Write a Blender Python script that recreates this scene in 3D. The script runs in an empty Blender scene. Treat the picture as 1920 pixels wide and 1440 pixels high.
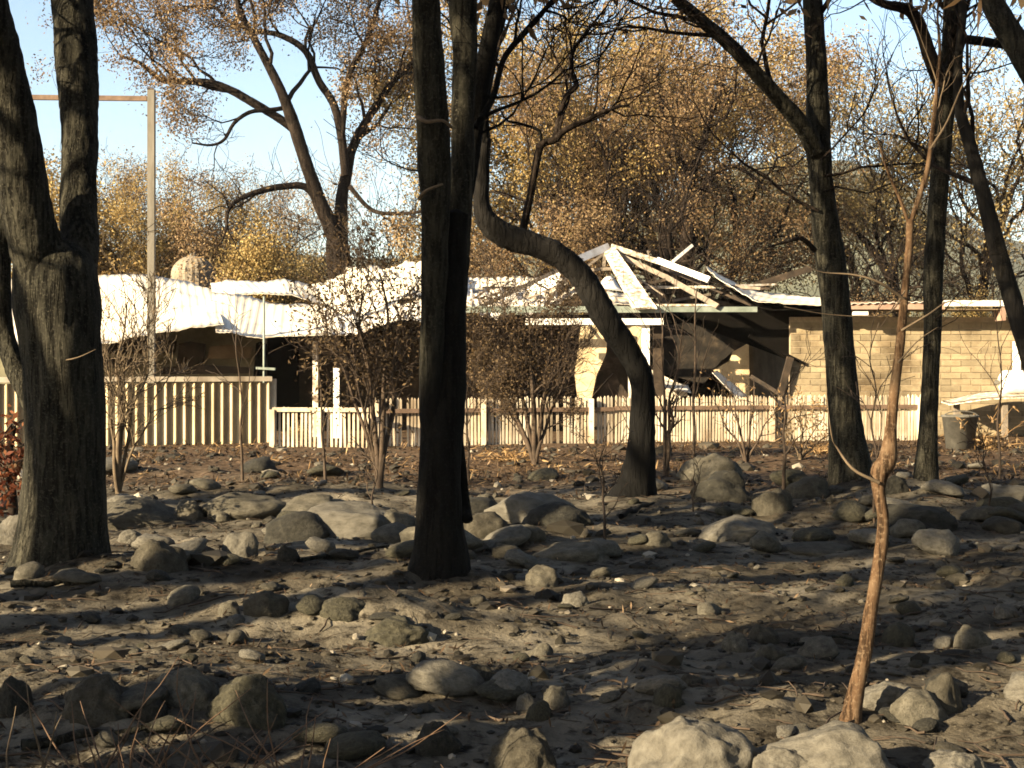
import bpy, math, random
import numpy as np
from mathutils import Vector, noise as mnoise

random.seed(7)
rng = np.random.default_rng(7)
C = bpy.context.scene.collection
S = bpy.context.scene

# ------------------------------------------------------------------ camera, sky, sun
F, CX, HY, CZ = 2700.0, 960.0, 686.0, 1.6      # focal length in photo pixels, principal column, horizon row, eye height
cam = bpy.data.cameras.new('camera')
cam.sensor_width = 36.0
cam.lens = 36.0 * F / 1920.0
cam.shift_y = -(720.0 - HY) / 1920.0
cam.clip_start, cam.clip_end = 0.1, 6000.0
cam_o = bpy.data.objects.new('camera', cam)
cam_o.location = (0, 0, CZ)
cam_o.rotation_euler = (math.pi / 2, 0, 0)
C.objects.link(cam_o)
S.camera = cam_o

AZ, EL = math.radians(55), math.radians(20)     # the light travels right and away from the camera
LDIR = Vector((math.sin(AZ) * math.cos(EL), math.cos(AZ) * math.cos(EL), -math.sin(EL)))
sun = bpy.data.lights.new('sun', 'SUN')
sun.energy, sun.angle, sun.color = 5.0, math.radians(0.5), (1.0, 0.81, 0.53)
sun_o = bpy.data.objects.new('sun', sun)
sun_o.rotation_euler = LDIR.to_track_quat('-Z', 'Y').to_euler()
sun_o.location = (-20, -12, 20)
C.objects.link(sun_o)

world = bpy.data.worlds.new('World')
S.world = world
world.use_nodes = True
wn = world.node_tree
for n in list(wn.nodes):
    wn.nodes.remove(n)
sky = wn.nodes.new('ShaderNodeTexSky')
sky.sky_type = 'NISHITA'
sky.sun_disc = False
sky.sun_elevation = EL
sky.sun_rotation = math.atan2(-LDIR.x, -LDIR.y)
sky.air_density, sky.dust_density, sky.ozone_density = 1.0, 1.1, 1.0
bg = wn.nodes.new('ShaderNodeBackground')
bg.inputs['Strength'].default_value = 0.057
wo = wn.nodes.new('ShaderNodeOutputWorld')
wn.links.new(sky.outputs[0], bg.inputs[0])
wn.links.new(bg.outputs[0], wo.inputs[0])

S.view_settings.view_transform = 'Standard'
S.view_settings.look = 'None'
S.view_settings.gamma = 1.0
S.view_settings.exposure = 2.25
S.view_settings.use_curve_mapping = False
S.render.engine = 'CYCLES'
S.cycles.use_denoising = True
S.cycles.max_bounces = 5
S.cycles.diffuse_bounces = 3
S.cycles.glossy_bounces = 2
S.cycles.filter_width = 1.7

# ------------------------------------------------------------------ helpers
def W(px, py, D):
    """the place seen at photo pixel (px, py), D metres ahead"""
    return np.array([(px - CX) / F * D, D, CZ + (HY - py) / F * D])

def _hash(ix, iy, iz, s):
    h = (ix.astype(np.int64) * 374761393 + iy.astype(np.int64) * 668265263 + iz.astype(np.int64) * 2147483647 + s * 974634777) & 0xffffffff
    h = ((h ^ (h >> 13)) * 1274126177) & 0xffffffff
    h = h ^ (h >> 16)
    return (h & 0xffff) / 65535.0

def vnoise(P, s=0):
    P = np.asarray(P, float)
    i = np.floor(P).astype(np.int64)
    f = P - i
    f = f * f * (3 - 2 * f)
    r = 0
    for a in (0, 1):
        for b in (0, 1):
            for c in (0, 1):
                w = (f[:, 0] if a else 1 - f[:, 0]) * (f[:, 1] if b else 1 - f[:, 1]) * (f[:, 2] if c else 1 - f[:, 2])
                r = r + w * _hash(i[:, 0] + a, i[:, 1] + b, i[:, 2] + c, s)
    return r * 2 - 1

def n2(x, y, k, s):
    x = np.atleast_1d(np.asarray(x, float)); y = np.atleast_1d(np.asarray(y, float))
    return vnoise(np.stack([x * k, y * k, np.full_like(x, 0.37)], 1), s)

MOUNDS = [(-0.95, 9.3, 0.9, 0.5, 0.16), (-2.4, 6.6, 1.6, 0.5, 0.10), (2.0, 6.5, 1.5, 0.7, 0.10), (4.6, 16.4, 0.6, 0.5, 0.14),
          (-3.5, 11.2, 0.9, 0.8, 0.10), (-0.5, 10.7, 0.6, 0.6, 0.08), (1.5, 17.0, 0.7, 0.6, 0.10), (-3.6, 16.5, 3.0, 1.4, 0.15),
          (2.6, 15.5, 2.2, 1.2, 0.12), (4.2, 17.4, 0.6, 0.6, 0.1), (2.3, 10.2, 1.6, 0.5, 0.08)]
def height(x, y):
    x = np.atleast_1d(np.asarray(x, float)); y = np.atleast_1d(np.asarray(y, float))
    near = np.clip((27 - y) / 6, 0, 1) * np.clip((y + 16) / 8, 0, 1) * np.clip((26 - abs(x)) / 8, 0, 1)
    h = 0.12 * n2(x, y, 0.45, 1) + 0.05 * n2(x, y, 1.3, 2) + 0.028 * n2(x, y * 1.3, 3.1, 3) + 0.018 * n2(x, y, 7.0, 4) + 0.012 * n2(x, y, 15.0, 5)
    for mx, my, a, b, hh in MOUNDS:
        h = h + hh * np.exp(-((x - mx) / a) ** 2 - ((y - my) / b) ** 2)
    far = 0.02 * n2(x, y, 2.0, 6) + 0.012 * n2(x, y, 6.0, 8)
    return h * near + far
def hz(x, y):
    return float(height(x, y)[0])

def GP(px, py):
    """ground point seen at a photo pixel"""
    D = F * CZ / max(py - HY, 1)
    for _ in range(12):
        p = W(px, py, D)
        D = F * (CZ - hz(p[0], D)) / (py - HY) * 0.5 + D * 0.5
    p = W(px, py, D)
    return np.array([p[0], D, hz(p[0], D)])

class Acc:
    """collects pieces of one mesh"""
    def __init__(self):
        self.v, self.q, self.t, self.n = [], [], [], 0
    def add(self, v, q=None, t=None):
        if q is not None and len(q): self.q.append(np.asarray(q, np.int64) + self.n)
        if t is not None and len(t): self.t.append(np.asarray(t, np.int64) + self.n)
        self.v.append(np.asarray(v, float)); self.n += len(v)
    def mesh(self, name, mats, origin=(0, 0, 0), smooth=True):
        V = np.concatenate(self.v) - np.asarray(origin)
        q = np.concatenate(self.q) if self.q else np.zeros((0, 4), np.int64)
        t = np.concatenate(self.t) if self.t else np.zeros((0, 3), np.int64)
        me = bpy.data.meshes.new(name)
        me.vertices.add(len(V)); me.vertices.foreach_set('co', V.astype(np.float32).ravel())
        me.loops.add(len(q) * 4 + len(t) * 3)
        me.loops.foreach_set('vertex_index', np.concatenate([q.ravel(), t.ravel()]).astype(np.int32))
        me.polygons.add(len(q) + len(t))
        st = np.concatenate([np.arange(len(q)) * 4, len(q) * 4 + np.arange(len(t)) * 3]).astype(np.int32)
        me.polygons.foreach_set('loop_start', st)
        me.polygons.foreach_set('use_smooth', np.full(len(st), smooth, bool))
        me.update(calc_edges=True)
        for m in (mats if isinstance(mats, (list, tuple)) else [mats]):
            me.materials.append(m)
        return me

def link(name, me, parent=None, loc=None):
    o = bpy.data.objects.new(name, me)
    C.objects.link(o)
    if parent is not None: o.parent = parent
    if loc is not None: o.location = [float(c) for c in loc]
    return o

def tag(o, label=None, cat=None, group=None, kind=None):
    if label: o['label'] = label
    if cat: o['category'] = cat
    if group: o['group'] = group
    if kind: o['kind'] = kind
    return o

def thing(name, loc, label, cat, group=None):
    return tag(link(name, None, None, loc), label, cat, group)

def part(name, acc, mat, parent, smooth=True, label=None, kind=None, sub_of=None):
    root = parent
    o = link(name, acc.mesh(name, mat, root.location if root.parent is None else root.parent.location, smooth), parent)
    return tag(o, label, None, None, kind)

def dup(root, loc=None, rz=0.0, sc=1.0, label=None):
    r = root.copy(); C.objects.link(r)
    if loc is not None: r.location = [float(c) for c in loc]
    r.rotation_euler = (0, 0, rz); r.scale = (sc, sc, sc) if np.isscalar(sc) else sc
    if label: r['label'] = label
    for ch in root.children:
        c = ch.copy(); C.objects.link(c); c.parent = r
    return r

def spline(P, n):
    """Catmull-Rom through the rows of P"""
    P = np.asarray(P, float)
    if len(P) < 3:
        u = np.linspace(0, 1, n)[:, None]
        return P[0] * (1 - u) + P[-1] * u
    Q = np.vstack([2 * P[0] - P[1], P, 2 * P[-1] - P[-2]])
    u = np.linspace(0, len(P) - 1 - 1e-6, n)
    i = u.astype(int); t = (u - i)[:, None]
    a, b, c, d = Q[i], Q[i + 1], Q[i + 2], Q[i + 3]
    return 0.5 * (2 * b + (c - a) * t + (2 * a - 5 * b + 4 * c - d) * t ** 2 + (3 * b - a - 3 * c + d) * t ** 3)

def tube(acc, P, R, sides=8, lump=0.0, seed=0, cap=True):
    P = np.asarray(P, float); R = np.asarray(R, float); n = len(P)
    T = np.gradient(P, axis=0)
    T /= np.linalg.norm(T, axis=1)[:, None] + 1e-9
    ref = np.array([0.0, 1.0, 0.0]) if abs(T[0][1]) < 0.8 else np.array([1.0, 0, 0])
    N = np.zeros_like(P)
    u = np.cross(ref, T[0]); u /= np.linalg.norm(u)
    for i in range(n):
        u = u - T[i] * (u @ T[i]); u /= np.linalg.norm(u) + 1e-9
        N[i] = u
    B = np.cross(T, N)
    a = np.linspace(0, 2 * math.pi, sides, endpoint=False)
    ring = N[:, None, :] * np.cos(a)[None, :, None] + B[:, None, :] * np.sin(a)[None, :, None]
    rr = np.repeat(R[:, None], sides, 1)
    if lump:
        q = (P[:, None, :] + ring * rr[:, :, None]).reshape(-1, 3)
        k = 1.0 / max(R.mean(), 1e-3)
        nz = 0.55 * vnoise(q * [k * .9, k * .9, k * .35], seed) + 0.3 * vnoise(q * [k * 2.2, k * 2.2, k * .8], seed + 1) + 0.38 * vnoise(q * [k * 6, k * 6, k * 1.3], seed + 2)
        rr = rr * (1 + lump * nz.reshape(n, sides))
    V = (P[:, None, :] + ring * rr[:, :, None]).reshape(-1, 3)
    i = np.arange(n - 1)[:, None] * sides; j = np.arange(sides)[None, :]; k2 = (j + 1) % sides
    q = np.stack([i + j, i + k2, i + sides + k2, i + sides + j], -1).reshape(-1, 4)
    if cap:
        V = np.vstack([V, P[-1] + T[-1] * R[-1] * .4])
        m = (n - 1) * sides
        t = np.stack([m + j[0], m + k2[0], np.full(sides, n * sides)], -1)
        acc.add(V, q, t)
    else:
        acc.add(V, q)

def box(acc, lo, hi):
    x0, y0, z0 = lo; x1, y1, z1 = hi
    v = [(x0, y0, z0), (x1, y0, z0), (x1, y1, z0), (x0, y1, z0), (x0, y0, z1), (x1, y0, z1), (x1, y1, z1), (x0, y1, z1)]
    acc.add(v, [(0, 3, 2, 1), (4, 5, 6, 7), (0, 1, 5, 4), (1, 2, 6, 5), (2, 3, 7, 6), (3, 0, 4, 7)])

def pbox(acc, x0, y0, x1, y1, D, deep):
    """box whose front face fills the photo rectangle at distance D"""
    a = W(x0, y1, D); b = W(x1, y0, D)
    box(acc, (a[0], D, a[2]), (b[0], D + deep, b[2]))

def beam(acc, p, q, w, d, roll=0.0):
    p = np.asarray(p, float); q = np.asarray(q, float)
    t = q - p; L = np.linalg.norm(t); t /= L
    side = np.cross(t, [0, 1, 0]); side /= np.linalg.norm(side) + 1e-9
    dep = np.cross(side, t)
    cr, sr = math.cos(roll), math.sin(roll)
    side, dep = side * cr + dep * sr, dep * cr - side * sr
    v = []
    for e in (p, q):
        for a, b in ((-1, -1), (1, -1), (1, 1), (-1, 1)):
            v.append(e + side * w / 2 * a + dep * d / 2 * b)
    acc.add(v, [(0, 3, 2, 1), (4, 5, 6, 7), (0, 1, 5, 4), (1, 2, 6, 5), (2, 3, 7, 6), (3, 0, 4, 7)])

def prism(acc, poly, D, deep, tilt=0.0):
    """photo polygon at distance D given thickness"""
    f = [W(x, y, D + tilt * k / max(len(poly) - 1, 1)) for k, (x, y) in enumerate(poly)]
    n = len(f)
    acc.add(f + [p + np.array([0, deep, 0]) for p in f],
            [(i, (i + 1) % n, n + (i + 1) % n, n + i) for i in range(n)],
            [(0, i + 1, i) for i in range(1, n - 1)] + [(n, n + i, n + i + 1) for i in range(1, n - 1)])

def sheet(acc, top, bot, nu, nv, wave=0.0, amp=0.0, crumple=0.0, seed=0, thick=0.012, ck=1.2):
    """sheet between an upper and a lower polyline, corrugated along its fall, buckled by fire"""
    A = spline(top, nu + 1); B = spline(bot, nu + 1)
    v = np.linspace(0, 1, nv + 1)
    G = A[:, None, :] * (1 - v)[None, :, None] + B[:, None, :] * v[None, :, None]
    nrm = np.cross(B[nu // 2] - A[nu // 2], A[-1] - A[0]); nrm /= np.linalg.norm(nrm)
    if nrm[2] < 0: nrm = -nrm
    q = G.reshape(-1, 3)
    off = np.zeros(len(q))
    if crumple:
        off += crumple * (vnoise(q * ck, seed) + 0.5 * vnoise(q * ck * 2.7, seed + 1) + 0.25 * vnoise(q * ck * 6, seed + 2))
    if amp:
        s = np.linalg.norm(np.diff(A, axis=0), axis=1); s = np.concatenate([[0], np.cumsum(s)])
        w = np.clip(1.6 * np.sin(2 * math.pi * s / wave), -1, 1) * amp
        off += np.repeat(w, nv + 1)
    q = q + off[:, None] * nrm
    i = np.arange(nu)[:, None] * (nv + 1); j = np.arange(nv)[None, :]
    f = np.stack([i + j, i + j + 1, i + nv + 2 + j, i + nv + 1 + j], -1).reshape(-1, 4)
    m = len(q)
    rim = []
    for a in range(nu):
        for jj in (0, nv):
            x = a * (nv + 1) + jj; y = (a + 1) * (nv + 1) + jj
            rim.append((x, y, m + y, m + x))
    for b in range(nv):
        for ii in (0, nu):
            x = ii * (nv + 1) + b
            rim.append((x, x + 1, m + x + 1, m + x))
    acc.add(np.vstack([q, q - nrm * thick]), np.vstack([f, f[:, ::-1] + m, np.array(rim)]))

def rot_dir(d, ang, r):
    d = np.asarray(d, float)
    a = np.cross(d, r.normal(size=3)); a /= np.linalg.norm(a) + 1e-9
    return d * math.cos(ang) + a * math.sin(ang)

def grow(acc, p, d, L, r, lev, tips, rs, up=0.10, gnarl=0.32, kids=(3, 5), sides=(7, 6, 5, 4, 3), spread=(0.5, 1.05), fall=0.62, rmin=0.004):
    """one limb and, recursively, what grows from it"""
    n = 4 + lev
    P = [np.asarray(p, float)]
    d = np.asarray(d, float); d = d / np.linalg.norm(d)
    for _ in range(n):
        d = d + rs.normal(size=3) * gnarl / math.sqrt(n) * 1.6 + np.array([0, 0, up])
        d /= np.linalg.norm(d)
        P.append(P[-1] + d * L / n)
    P = np.array(P)
    R = np.linspace(r, max(r * (0.45 if lev else 0.3), rmin), n + 1)
    tube(acc, P, R, sides[max(0, len(sides) - 1 - lev)], 0.0, cap=False)
    if lev == 0:
        tips.append(P)
        return
    m = rs.integers(kids[0], kids[1] + 1)
    for k in range(m):
        u = 0.35 + 0.65 * (k + rs.random()) / m
        i = min(int(u * n), n - 1); t = u * n - i
        q = P[i] * (1 - t) + P[i + 1] * t
        dd = P[i + 1] - P[i]; dd /= np.linalg.norm(dd)
        grow(acc, q, rot_dir(dd, rs.uniform(*spread), rs), L * fall * rs.uniform(0.75, 1.2), max(R[i] * 0.62, rmin), lev - 1, tips, rs, up, gnarl, kids, sides, spread, fall, rmin)
    grow(acc, P[-1], d, L * fall, R[-1], lev - 1, tips, rs, up, gnarl, kids, sides, spread, fall, rmin)

def leaves(acc, tips, n, spread, ln, wd, rs, droop=0.5, keep=1.0):
    if not tips: return
    P = np.array([t[rs.integers(1, len(t))] for t in tips for _ in range(n) ] )
    if keep < 1:
        # whole sprays burnt off: clumps with gaps between
        k = vnoise(P * 0.62, 91) * 0.62 + 0.5 + 0.16 * vnoise(P * 1.7, 92)
        P = P[k < keep]
    m = len(P)
    P = P + rs.normal(size=(m, 3)) * spread
    d = rs.normal(size=(m, 3)); d[:, 2] -= droop; d /= np.linalg.norm(d, axis=1)[:, None]
    s = np.cross(d, rs.normal(size=(m, 3))); s /= np.linalg.norm(s, axis=1)[:, None] + 1e-9
    L = ln * rs.uniform(0.6, 1.35, (m, 1)); w = wd * rs.uniform(0.6, 1.3, (m, 1))
    V = np.stack([P, P + d * L * .45 + s * w, P + d * L, P + d * L * .45 - s * w], 1).reshape(-1, 3)
    acc.add(V, np.arange(m * 4).reshape(-1, 4))

# ------------------------------------------------------------------ materials
def new_mat(name):
    m = bpy.data.materials.new(name); m.use_nodes = True
    nt = m.node_tree
    b = nt.nodes['Principled BSDF']
    return m, nt, b
def node(nt, t, **kw):
    n = nt.nodes.new(t)
    for k, v in kw.items():
        if k in n.inputs: n.inputs[k].default_value = v
        else: setattr(n, k, v)
    return n
def ramp(nt, src, stops):
    r = nt.nodes.new('ShaderNodeValToRGB')
    e = r.color_ramp.elements
    while len(e) < len(stops): e.new(0.5)
    for el, (p, c) in zip(e, stops):
        el.position = p; el.color = (*c, 1) if len(c) == 3 else c
    nt.links.new(src, r.inputs[0])
    return r.outputs[0]
def coords(nt, scale=(1, 1, 1), kind='Object'):
    tc = nt.nodes.new('ShaderNodeTexCoord'); mp = nt.nodes.new('ShaderNodeMapping')
    mp.inputs['Scale'].default_value = scale
    nt.links.new(tc.outputs[kind], mp.inputs[0])
    return mp.outputs[0]
def noise_tex(nt, vec, scale, detail=5, rough=0.6):
    n = node(nt, 'ShaderNodeTexNoise', Scale=scale, Detail=detail, Roughness=rough)
    nt.links.new(vec, n.inputs['Vector'])
    return n.outputs['Fac']
def mix(nt, fac, a, b, mode='MIX'):
    m = nt.nodes.new('ShaderNodeMix'); m.data_type = 'RGBA'; m.blend_type = mode
    for src, i in ((fac, 0), (a, 6), (b, 7)):
        if hasattr(src, 'links'): nt.links.new(src, m.inputs[i])
        else: m.inputs[i].default_value = src if i == 0 else (*src, 1)
    return m.outputs[2]
def bump(nt, b, h, strength=0.5, dist=0.02):
    bp = node(nt, 'ShaderNodeBump', Strength=strength, Distance=dist)
    nt.links.new(h, bp.inputs['Height']); nt.links.new(bp.outputs[0], b.inputs['Normal'])

def mat_simple(name, stops, scale=6.0, stretch=(1, 1, 1), rough=0.85, bs=0.35, bd=0.01, detail=6, metal=0.0, rand=0.0):
    m, nt, b = new_mat(name)
    v = coords(nt, stretch)
    if rand:      # alike pieces: each cut from its own stretch of grain
        oj = nt.nodes.new('ShaderNodeObjectInfo'); va = nt.nodes.new('ShaderNodeVectorMath')
        nt.links.new(v, va.inputs[0]); nt.links.new(oj.outputs['Location'], va.inputs[1]); v = va.outputs[0]
    f = noise_tex(nt, v, scale, detail, 0.65)
    col = ramp(nt, f, stops)
    if rand:
        oi = nt.nodes.new('ShaderNodeObjectInfo')
        k = ramp(nt, oi.outputs['Random'], [(0, (1 - rand,) * 3), (1, (1 + rand * .4, 1 + rand * .3, 1 + rand * .2))])
        col = mix(nt, 1.0, col, k, 'MULTIPLY')
        so = noise_tex(nt, v, 0.9, 5, 0.6)      # smoke stains
        col = mix(nt, 1.0, col, ramp(nt, so, [(0.34, (0.42, 0.38, 0.34)), (0.52, (1, 1, 1))]), 'MULTIPLY')
    nt.links.new(col, b.inputs['Base Color'])
    b.inputs['Roughness'].default_value = rough; b.inputs['Metallic'].default_value = metal
    b.inputs['Specular IOR Level'].default_value = 0.25
    if bs: bump(nt, b, f, bs, bd)
    return m

def mat_bark(name, dark, mid, light, scale=9.0, char=0.0, bd=0.02, low=0.0):
    m, nt, b = new_mat(name)
    v = coords(nt, (1, 1, 0.28)); v1 = coords(nt, (1, 1, 1))
    f = noise_tex(nt, v, scale, 8, 0.7)
    col = ramp(nt, f, [(0.28, dark), (0.5, mid), (0.74, light)])
    g = noise_tex(nt, v1, scale * 4.5, 3, 0.6)
    fu = noise_tex(nt, coords(nt, (1, 1, 0.11)), scale * 2.6, 4, 0.6)
    fur = ramp(nt, fu, [(0.40, (0, 0, 0)), (0.52, (1, 1, 1))])
    col = mix(nt, 1.0, col, ramp(nt, fu, [(0.40, (0.35, 0.34, 0.33)), (0.52, (1.05, 1.05, 1.05))]), 'MULTIPLY')
    hgt = mix(nt, 0.5, f, fur)
    fl = ramp(nt, g, [(0.52, (0, 0, 0)), (0.75, (.8, .8, .8))])
    col = mix(nt, fl, col, tuple(min(1, c * 1.35 + .004) for c in light))
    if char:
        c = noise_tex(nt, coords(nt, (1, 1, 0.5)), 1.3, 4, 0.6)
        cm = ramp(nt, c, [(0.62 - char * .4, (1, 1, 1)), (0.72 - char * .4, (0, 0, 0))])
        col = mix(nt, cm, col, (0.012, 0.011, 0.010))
    if low:   # black up to a ragged height: char, and shade painted on the bent gum
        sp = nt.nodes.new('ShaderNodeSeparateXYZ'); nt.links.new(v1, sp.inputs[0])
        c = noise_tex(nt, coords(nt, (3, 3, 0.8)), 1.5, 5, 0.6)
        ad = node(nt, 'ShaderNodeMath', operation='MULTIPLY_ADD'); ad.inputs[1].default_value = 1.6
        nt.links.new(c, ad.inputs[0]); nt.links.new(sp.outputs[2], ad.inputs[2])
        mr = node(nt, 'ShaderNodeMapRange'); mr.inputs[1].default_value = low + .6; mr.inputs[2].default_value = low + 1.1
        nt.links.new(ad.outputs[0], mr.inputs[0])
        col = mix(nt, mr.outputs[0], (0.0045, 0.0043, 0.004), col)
    nt.links.new(col, b.inputs['Base Color'])
    b.inputs['Roughness'].default_value = 0.95; b.inputs['Specular IOR Level'].default_value = 0.1
    bump(nt, b, hgt, 0.9, bd)
    return m

def mat_leaf(name, stops):
    m, nt, b = new_mat(name)
    g = nt.nodes.new('ShaderNodeNewGeometry')
    col = ramp(nt, g.outputs['Random Per Island'], stops)
    v = coords(nt)
    f = noise_tex(nt, v, 0.55, 3, 0.6)
    col = mix(nt, 1.0, col, ramp(nt, f, [(0.3, (0.62, 0.55, 0.5)), (0.7, (1.2, 1.2, 1.15))]), 'MULTIPLY')
    nt.links.new(col, b.inputs['Base Color'])
    b.inputs['Roughness'].default_value = 0.7; b.inputs['Specular IOR Level'].default_value = 0.2
    tr = nt.nodes.new('ShaderNodeBsdfTranslucent'); nt.links.new(col, tr.inputs[0])
    mx = nt.nodes.new('ShaderNodeMixShader'); mx.inputs[0].default_value = 0.36
    nt.links.new(b.outputs[0], mx.inputs[1]); nt.links.new(tr.outputs[0], mx.inputs[2])
    nt.links.new(mx.outputs[0], nt.nodes['Material Output'].inputs[0])
    return m

M = {}
M['bark'] = mat_bark('grey_bark', (0.003447, 0.003447, 0.002873), (0.02068, 0.01953, 0.01436), (0.04596, 0.04309, 0.03216), 11, 0.0, 0.045)
M['bark_base'] = mat_bark('scorched_base_bark', (0.003168, 0.003168, 0.00264), (0.01795, 0.0169, 0.01214), (0.03696, 0.03485, 0.0264), 11, 0.0, 0.035, low=1.5)
M['bark_bent'] = mat_bark('burnt_shaded_foot_bark', (0.001498, 0.001498, 0.001273), (0.007111, 0.006365, 0.004867), (0.01572, 0.01423, 0.01086), 10, 0.18, 0.03, low=2.0)  # black foot: char together with a cast shadow painted into the bark
M['bark_char_shade'] = mat_bark('charred_shaded_bark', (0.00168, 0.00168, 0.0014), (0.00392, 0.00364, 0.00308), (0.0084, 0.00784, 0.00672), 11)  # char, made darker than charcoal so the colour carries cast shade
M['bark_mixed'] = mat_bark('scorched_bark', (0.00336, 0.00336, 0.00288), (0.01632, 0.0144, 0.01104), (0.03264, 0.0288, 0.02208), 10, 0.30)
M['bark_orange'] = mat_bark('orange_bark', (0.02195, 0.01352, 0.007672), (0.06584, 0.03941, 0.02192), (0.1042, 0.07322, 0.04548), 16, 0.0, 0.006)
M['bark_far'] = mat_bark('brown_bark', (0.0045, 0.00315, 0.0027), (0.0153, 0.0108, 0.0081), (0.0315, 0.02385, 0.018), 5, 0.0)
M['twig'] = mat_simple('dry_twig', [(0.3, (0.01855, 0.0129, 0.008854)), (0.7, (0.07167, 0.04989, 0.03364))], 5)
M['twig_pale'] = mat_simple('pale_twig', [(0.3, (0.045, 0.0315, 0.01912)), (0.7, (0.1237, 0.09277, 0.05906))], 8)
M['stem_red'] = mat_simple('reddish_stem', [(0.3, (0.04158, 0.02225, 0.01276)), (0.7, (0.1247, 0.07995, 0.04961))], 8)
M['ochre'] = mat_leaf('ochre_leaf', [(0, (0.2128, 0.1415, 0.05255)), (0.5, (0.3192, 0.234, 0.09482)), (1, (0.4043, 0.3299, 0.1542))])
M['rust'] = mat_leaf('rust_leaf', [(0, (0.09748, 0.06334, 0.03498)), (0.5, (0.172, 0.1148, 0.06188)), (1, (0.2638, 0.1979, 0.1143))])
M['tan'] = mat_leaf('tan_leaf', [(0, (0.20, 0.135, 0.07)), (0.5, (0.30, 0.215, 0.12)), (1, (0.38, 0.29, 0.175))])
M['olive'] = mat_leaf('olive_leaf', [(0, (0.14, 0.105, 0.045)), (0.5, (0.22, 0.17, 0.075)), (1, (0.30, 0.24, 0.12))])
M['dead'] = mat_leaf('dead_leaf', [(0, (0.045, 0.03, 0.016)), (0.6, (0.10, 0.07, 0.038)), (1, (0.17, 0.125, 0.07))])
M['litter'] = mat_leaf('litter_leaf', [(0, (0.02, 0.013, 0.008)), (0.6, (0.06, 0.038, 0.022)), (0.9, (0.12, 0.08, 0.048)), (1, (0.28, 0.2, 0.13))])
M['straw'] = mat_leaf('straw_leaf', [(0, (0.15, 0.0975, 0.045)), (0.5, (0.285, 0.18, 0.0825)), (1, (0.375, 0.27, 0.15))])
M['red'] = mat_leaf('red_leaf', [(0, (0.045, 0.01125, 0.0054)), (0.6, (0.135, 0.0405, 0.018)), (1, (0.225, 0.099, 0.045))])
M['roof'] = mat_simple('scorched_white_roof', [(0.30, (0.44, 0.3604, 0.2561)), (0.42, (0.6512, 0.5817, 0.4624)), (0.8, (0.7216, 0.6554, 0.5407))], 1.6, (1, 1, 1), 0.55, 0.15, 0.02)
M['roof_dirty'] = mat_simple('ash_stained_roof', [(0.3, (0.16, 0.12, 0.085)), (0.45, (0.48, 0.42, 0.34)), (0.62, (0.76, 0.72, 0.65))], 2.2, (1, 1, 1), 0.7, 0.3, 0.03)
M['white'] = mat_simple('white_paint', [(0.3, (0.52, 0.47, 0.40)), (0.6, (0.78, 0.75, 0.70))], 4, (1, 1, 1), 0.6, 0.1)
M['white_burnt'] = mat_simple('flaking_white_paint', [(0.34, (0.09, 0.06, 0.04)), (0.46, (0.34, 0.28, 0.21)), (0.62, (0.66, 0.62, 0.55))], 9, (1, 1, 1), 0.8, 0.2)
M['timber'] = mat_simple('grey_timber', [(0.3, (0.08, 0.068, 0.052)), (0.7, (0.224, 0.184, 0.144))], 6, (1, 1, 1), 0.85)
M['pole'] = mat_simple('pale_timber_pole', [(0.3, (0.08832, 0.0784, 0.06048)), (0.7, (0.1546, 0.1411, 0.1166))], 7, (1, 1, .2), 0.8)
M['gutter'] = mat_simple('grey_green_gutter', [(0.3, (0.09, 0.11, 0.09)), (0.7, (0.22, 0.25, 0.22))], 4, (1, 1, 1), 0.5, 0.1)
M['fascia'] = mat_simple('pink_brown_fascia', [(0.3, (0.1959, 0.123, 0.09199)), (0.7, (0.3165, 0.2229, 0.1686))], 3, (1, 1, 1), 0.7, 0.1)
M['char'] = mat_simple('burnt_and_shade_black', [(0.3, (0.0015, 0.0013, 0.001)), (0.7, (0.006, 0.005, 0.004))], 6)  # burnt surfaces; on the hanging sheet it also paints interior shade
M['char'].node_tree.nodes['Principled BSDF'].inputs['Specular IOR Level'].default_value = 0.03
M['char_brown'] = mat_simple('burnt_brown', [(0.3, (0.008, 0.006, 0.004)), (0.55, (0.03, 0.021, 0.014)), (0.8, (0.10, 0.07, 0.046))], 3)
M['soot'] = mat_simple('mottled_soot', [(0.35, (0.003, 0.0025, 0.002)), (0.55, (0.014, 0.011, 0.008)), (0.75, (0.06, 0.045, 0.03))], 4)
M['brick'] = mat_simple('cream_brick', [(0.25, (0.1726, 0.1372, 0.08653)), (0.6, (0.2634, 0.2178, 0.1393)), (0.8, (0.3088, 0.2651, 0.1826))], 5, (1, 1, 1), 0.9, 0.3, 0.01, 6, 0, 0.3)
M['mortar'] = mat_simple('brown_mortar', [(0.3, (0.2079, 0.1641, 0.111)), (0.7, (0.3533, 0.2844, 0.2009))], 12)
M['render'] = mat_simple('cream_render', [(0.3, (0.231, 0.168, 0.0945)), (0.5, (0.441, 0.3465, 0.21)), (0.75, (0.546, 0.462, 0.315))], 2.4, (1, 1, 1), 0.9, 0.2)
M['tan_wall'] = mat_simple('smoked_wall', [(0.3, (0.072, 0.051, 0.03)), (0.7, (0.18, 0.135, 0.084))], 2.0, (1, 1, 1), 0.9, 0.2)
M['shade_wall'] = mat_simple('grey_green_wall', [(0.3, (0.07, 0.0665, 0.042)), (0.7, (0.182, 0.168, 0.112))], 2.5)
M['metal_fence'] = mat_simple('cream_steel', [(0.25, (0.2132, 0.1502, 0.0757)), (0.6, (0.436, 0.3487, 0.2082)), (0.9, (0.533, 0.4456, 0.2933))], 2.0, (1, 1, .35), 0.5, 0.1)
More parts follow.
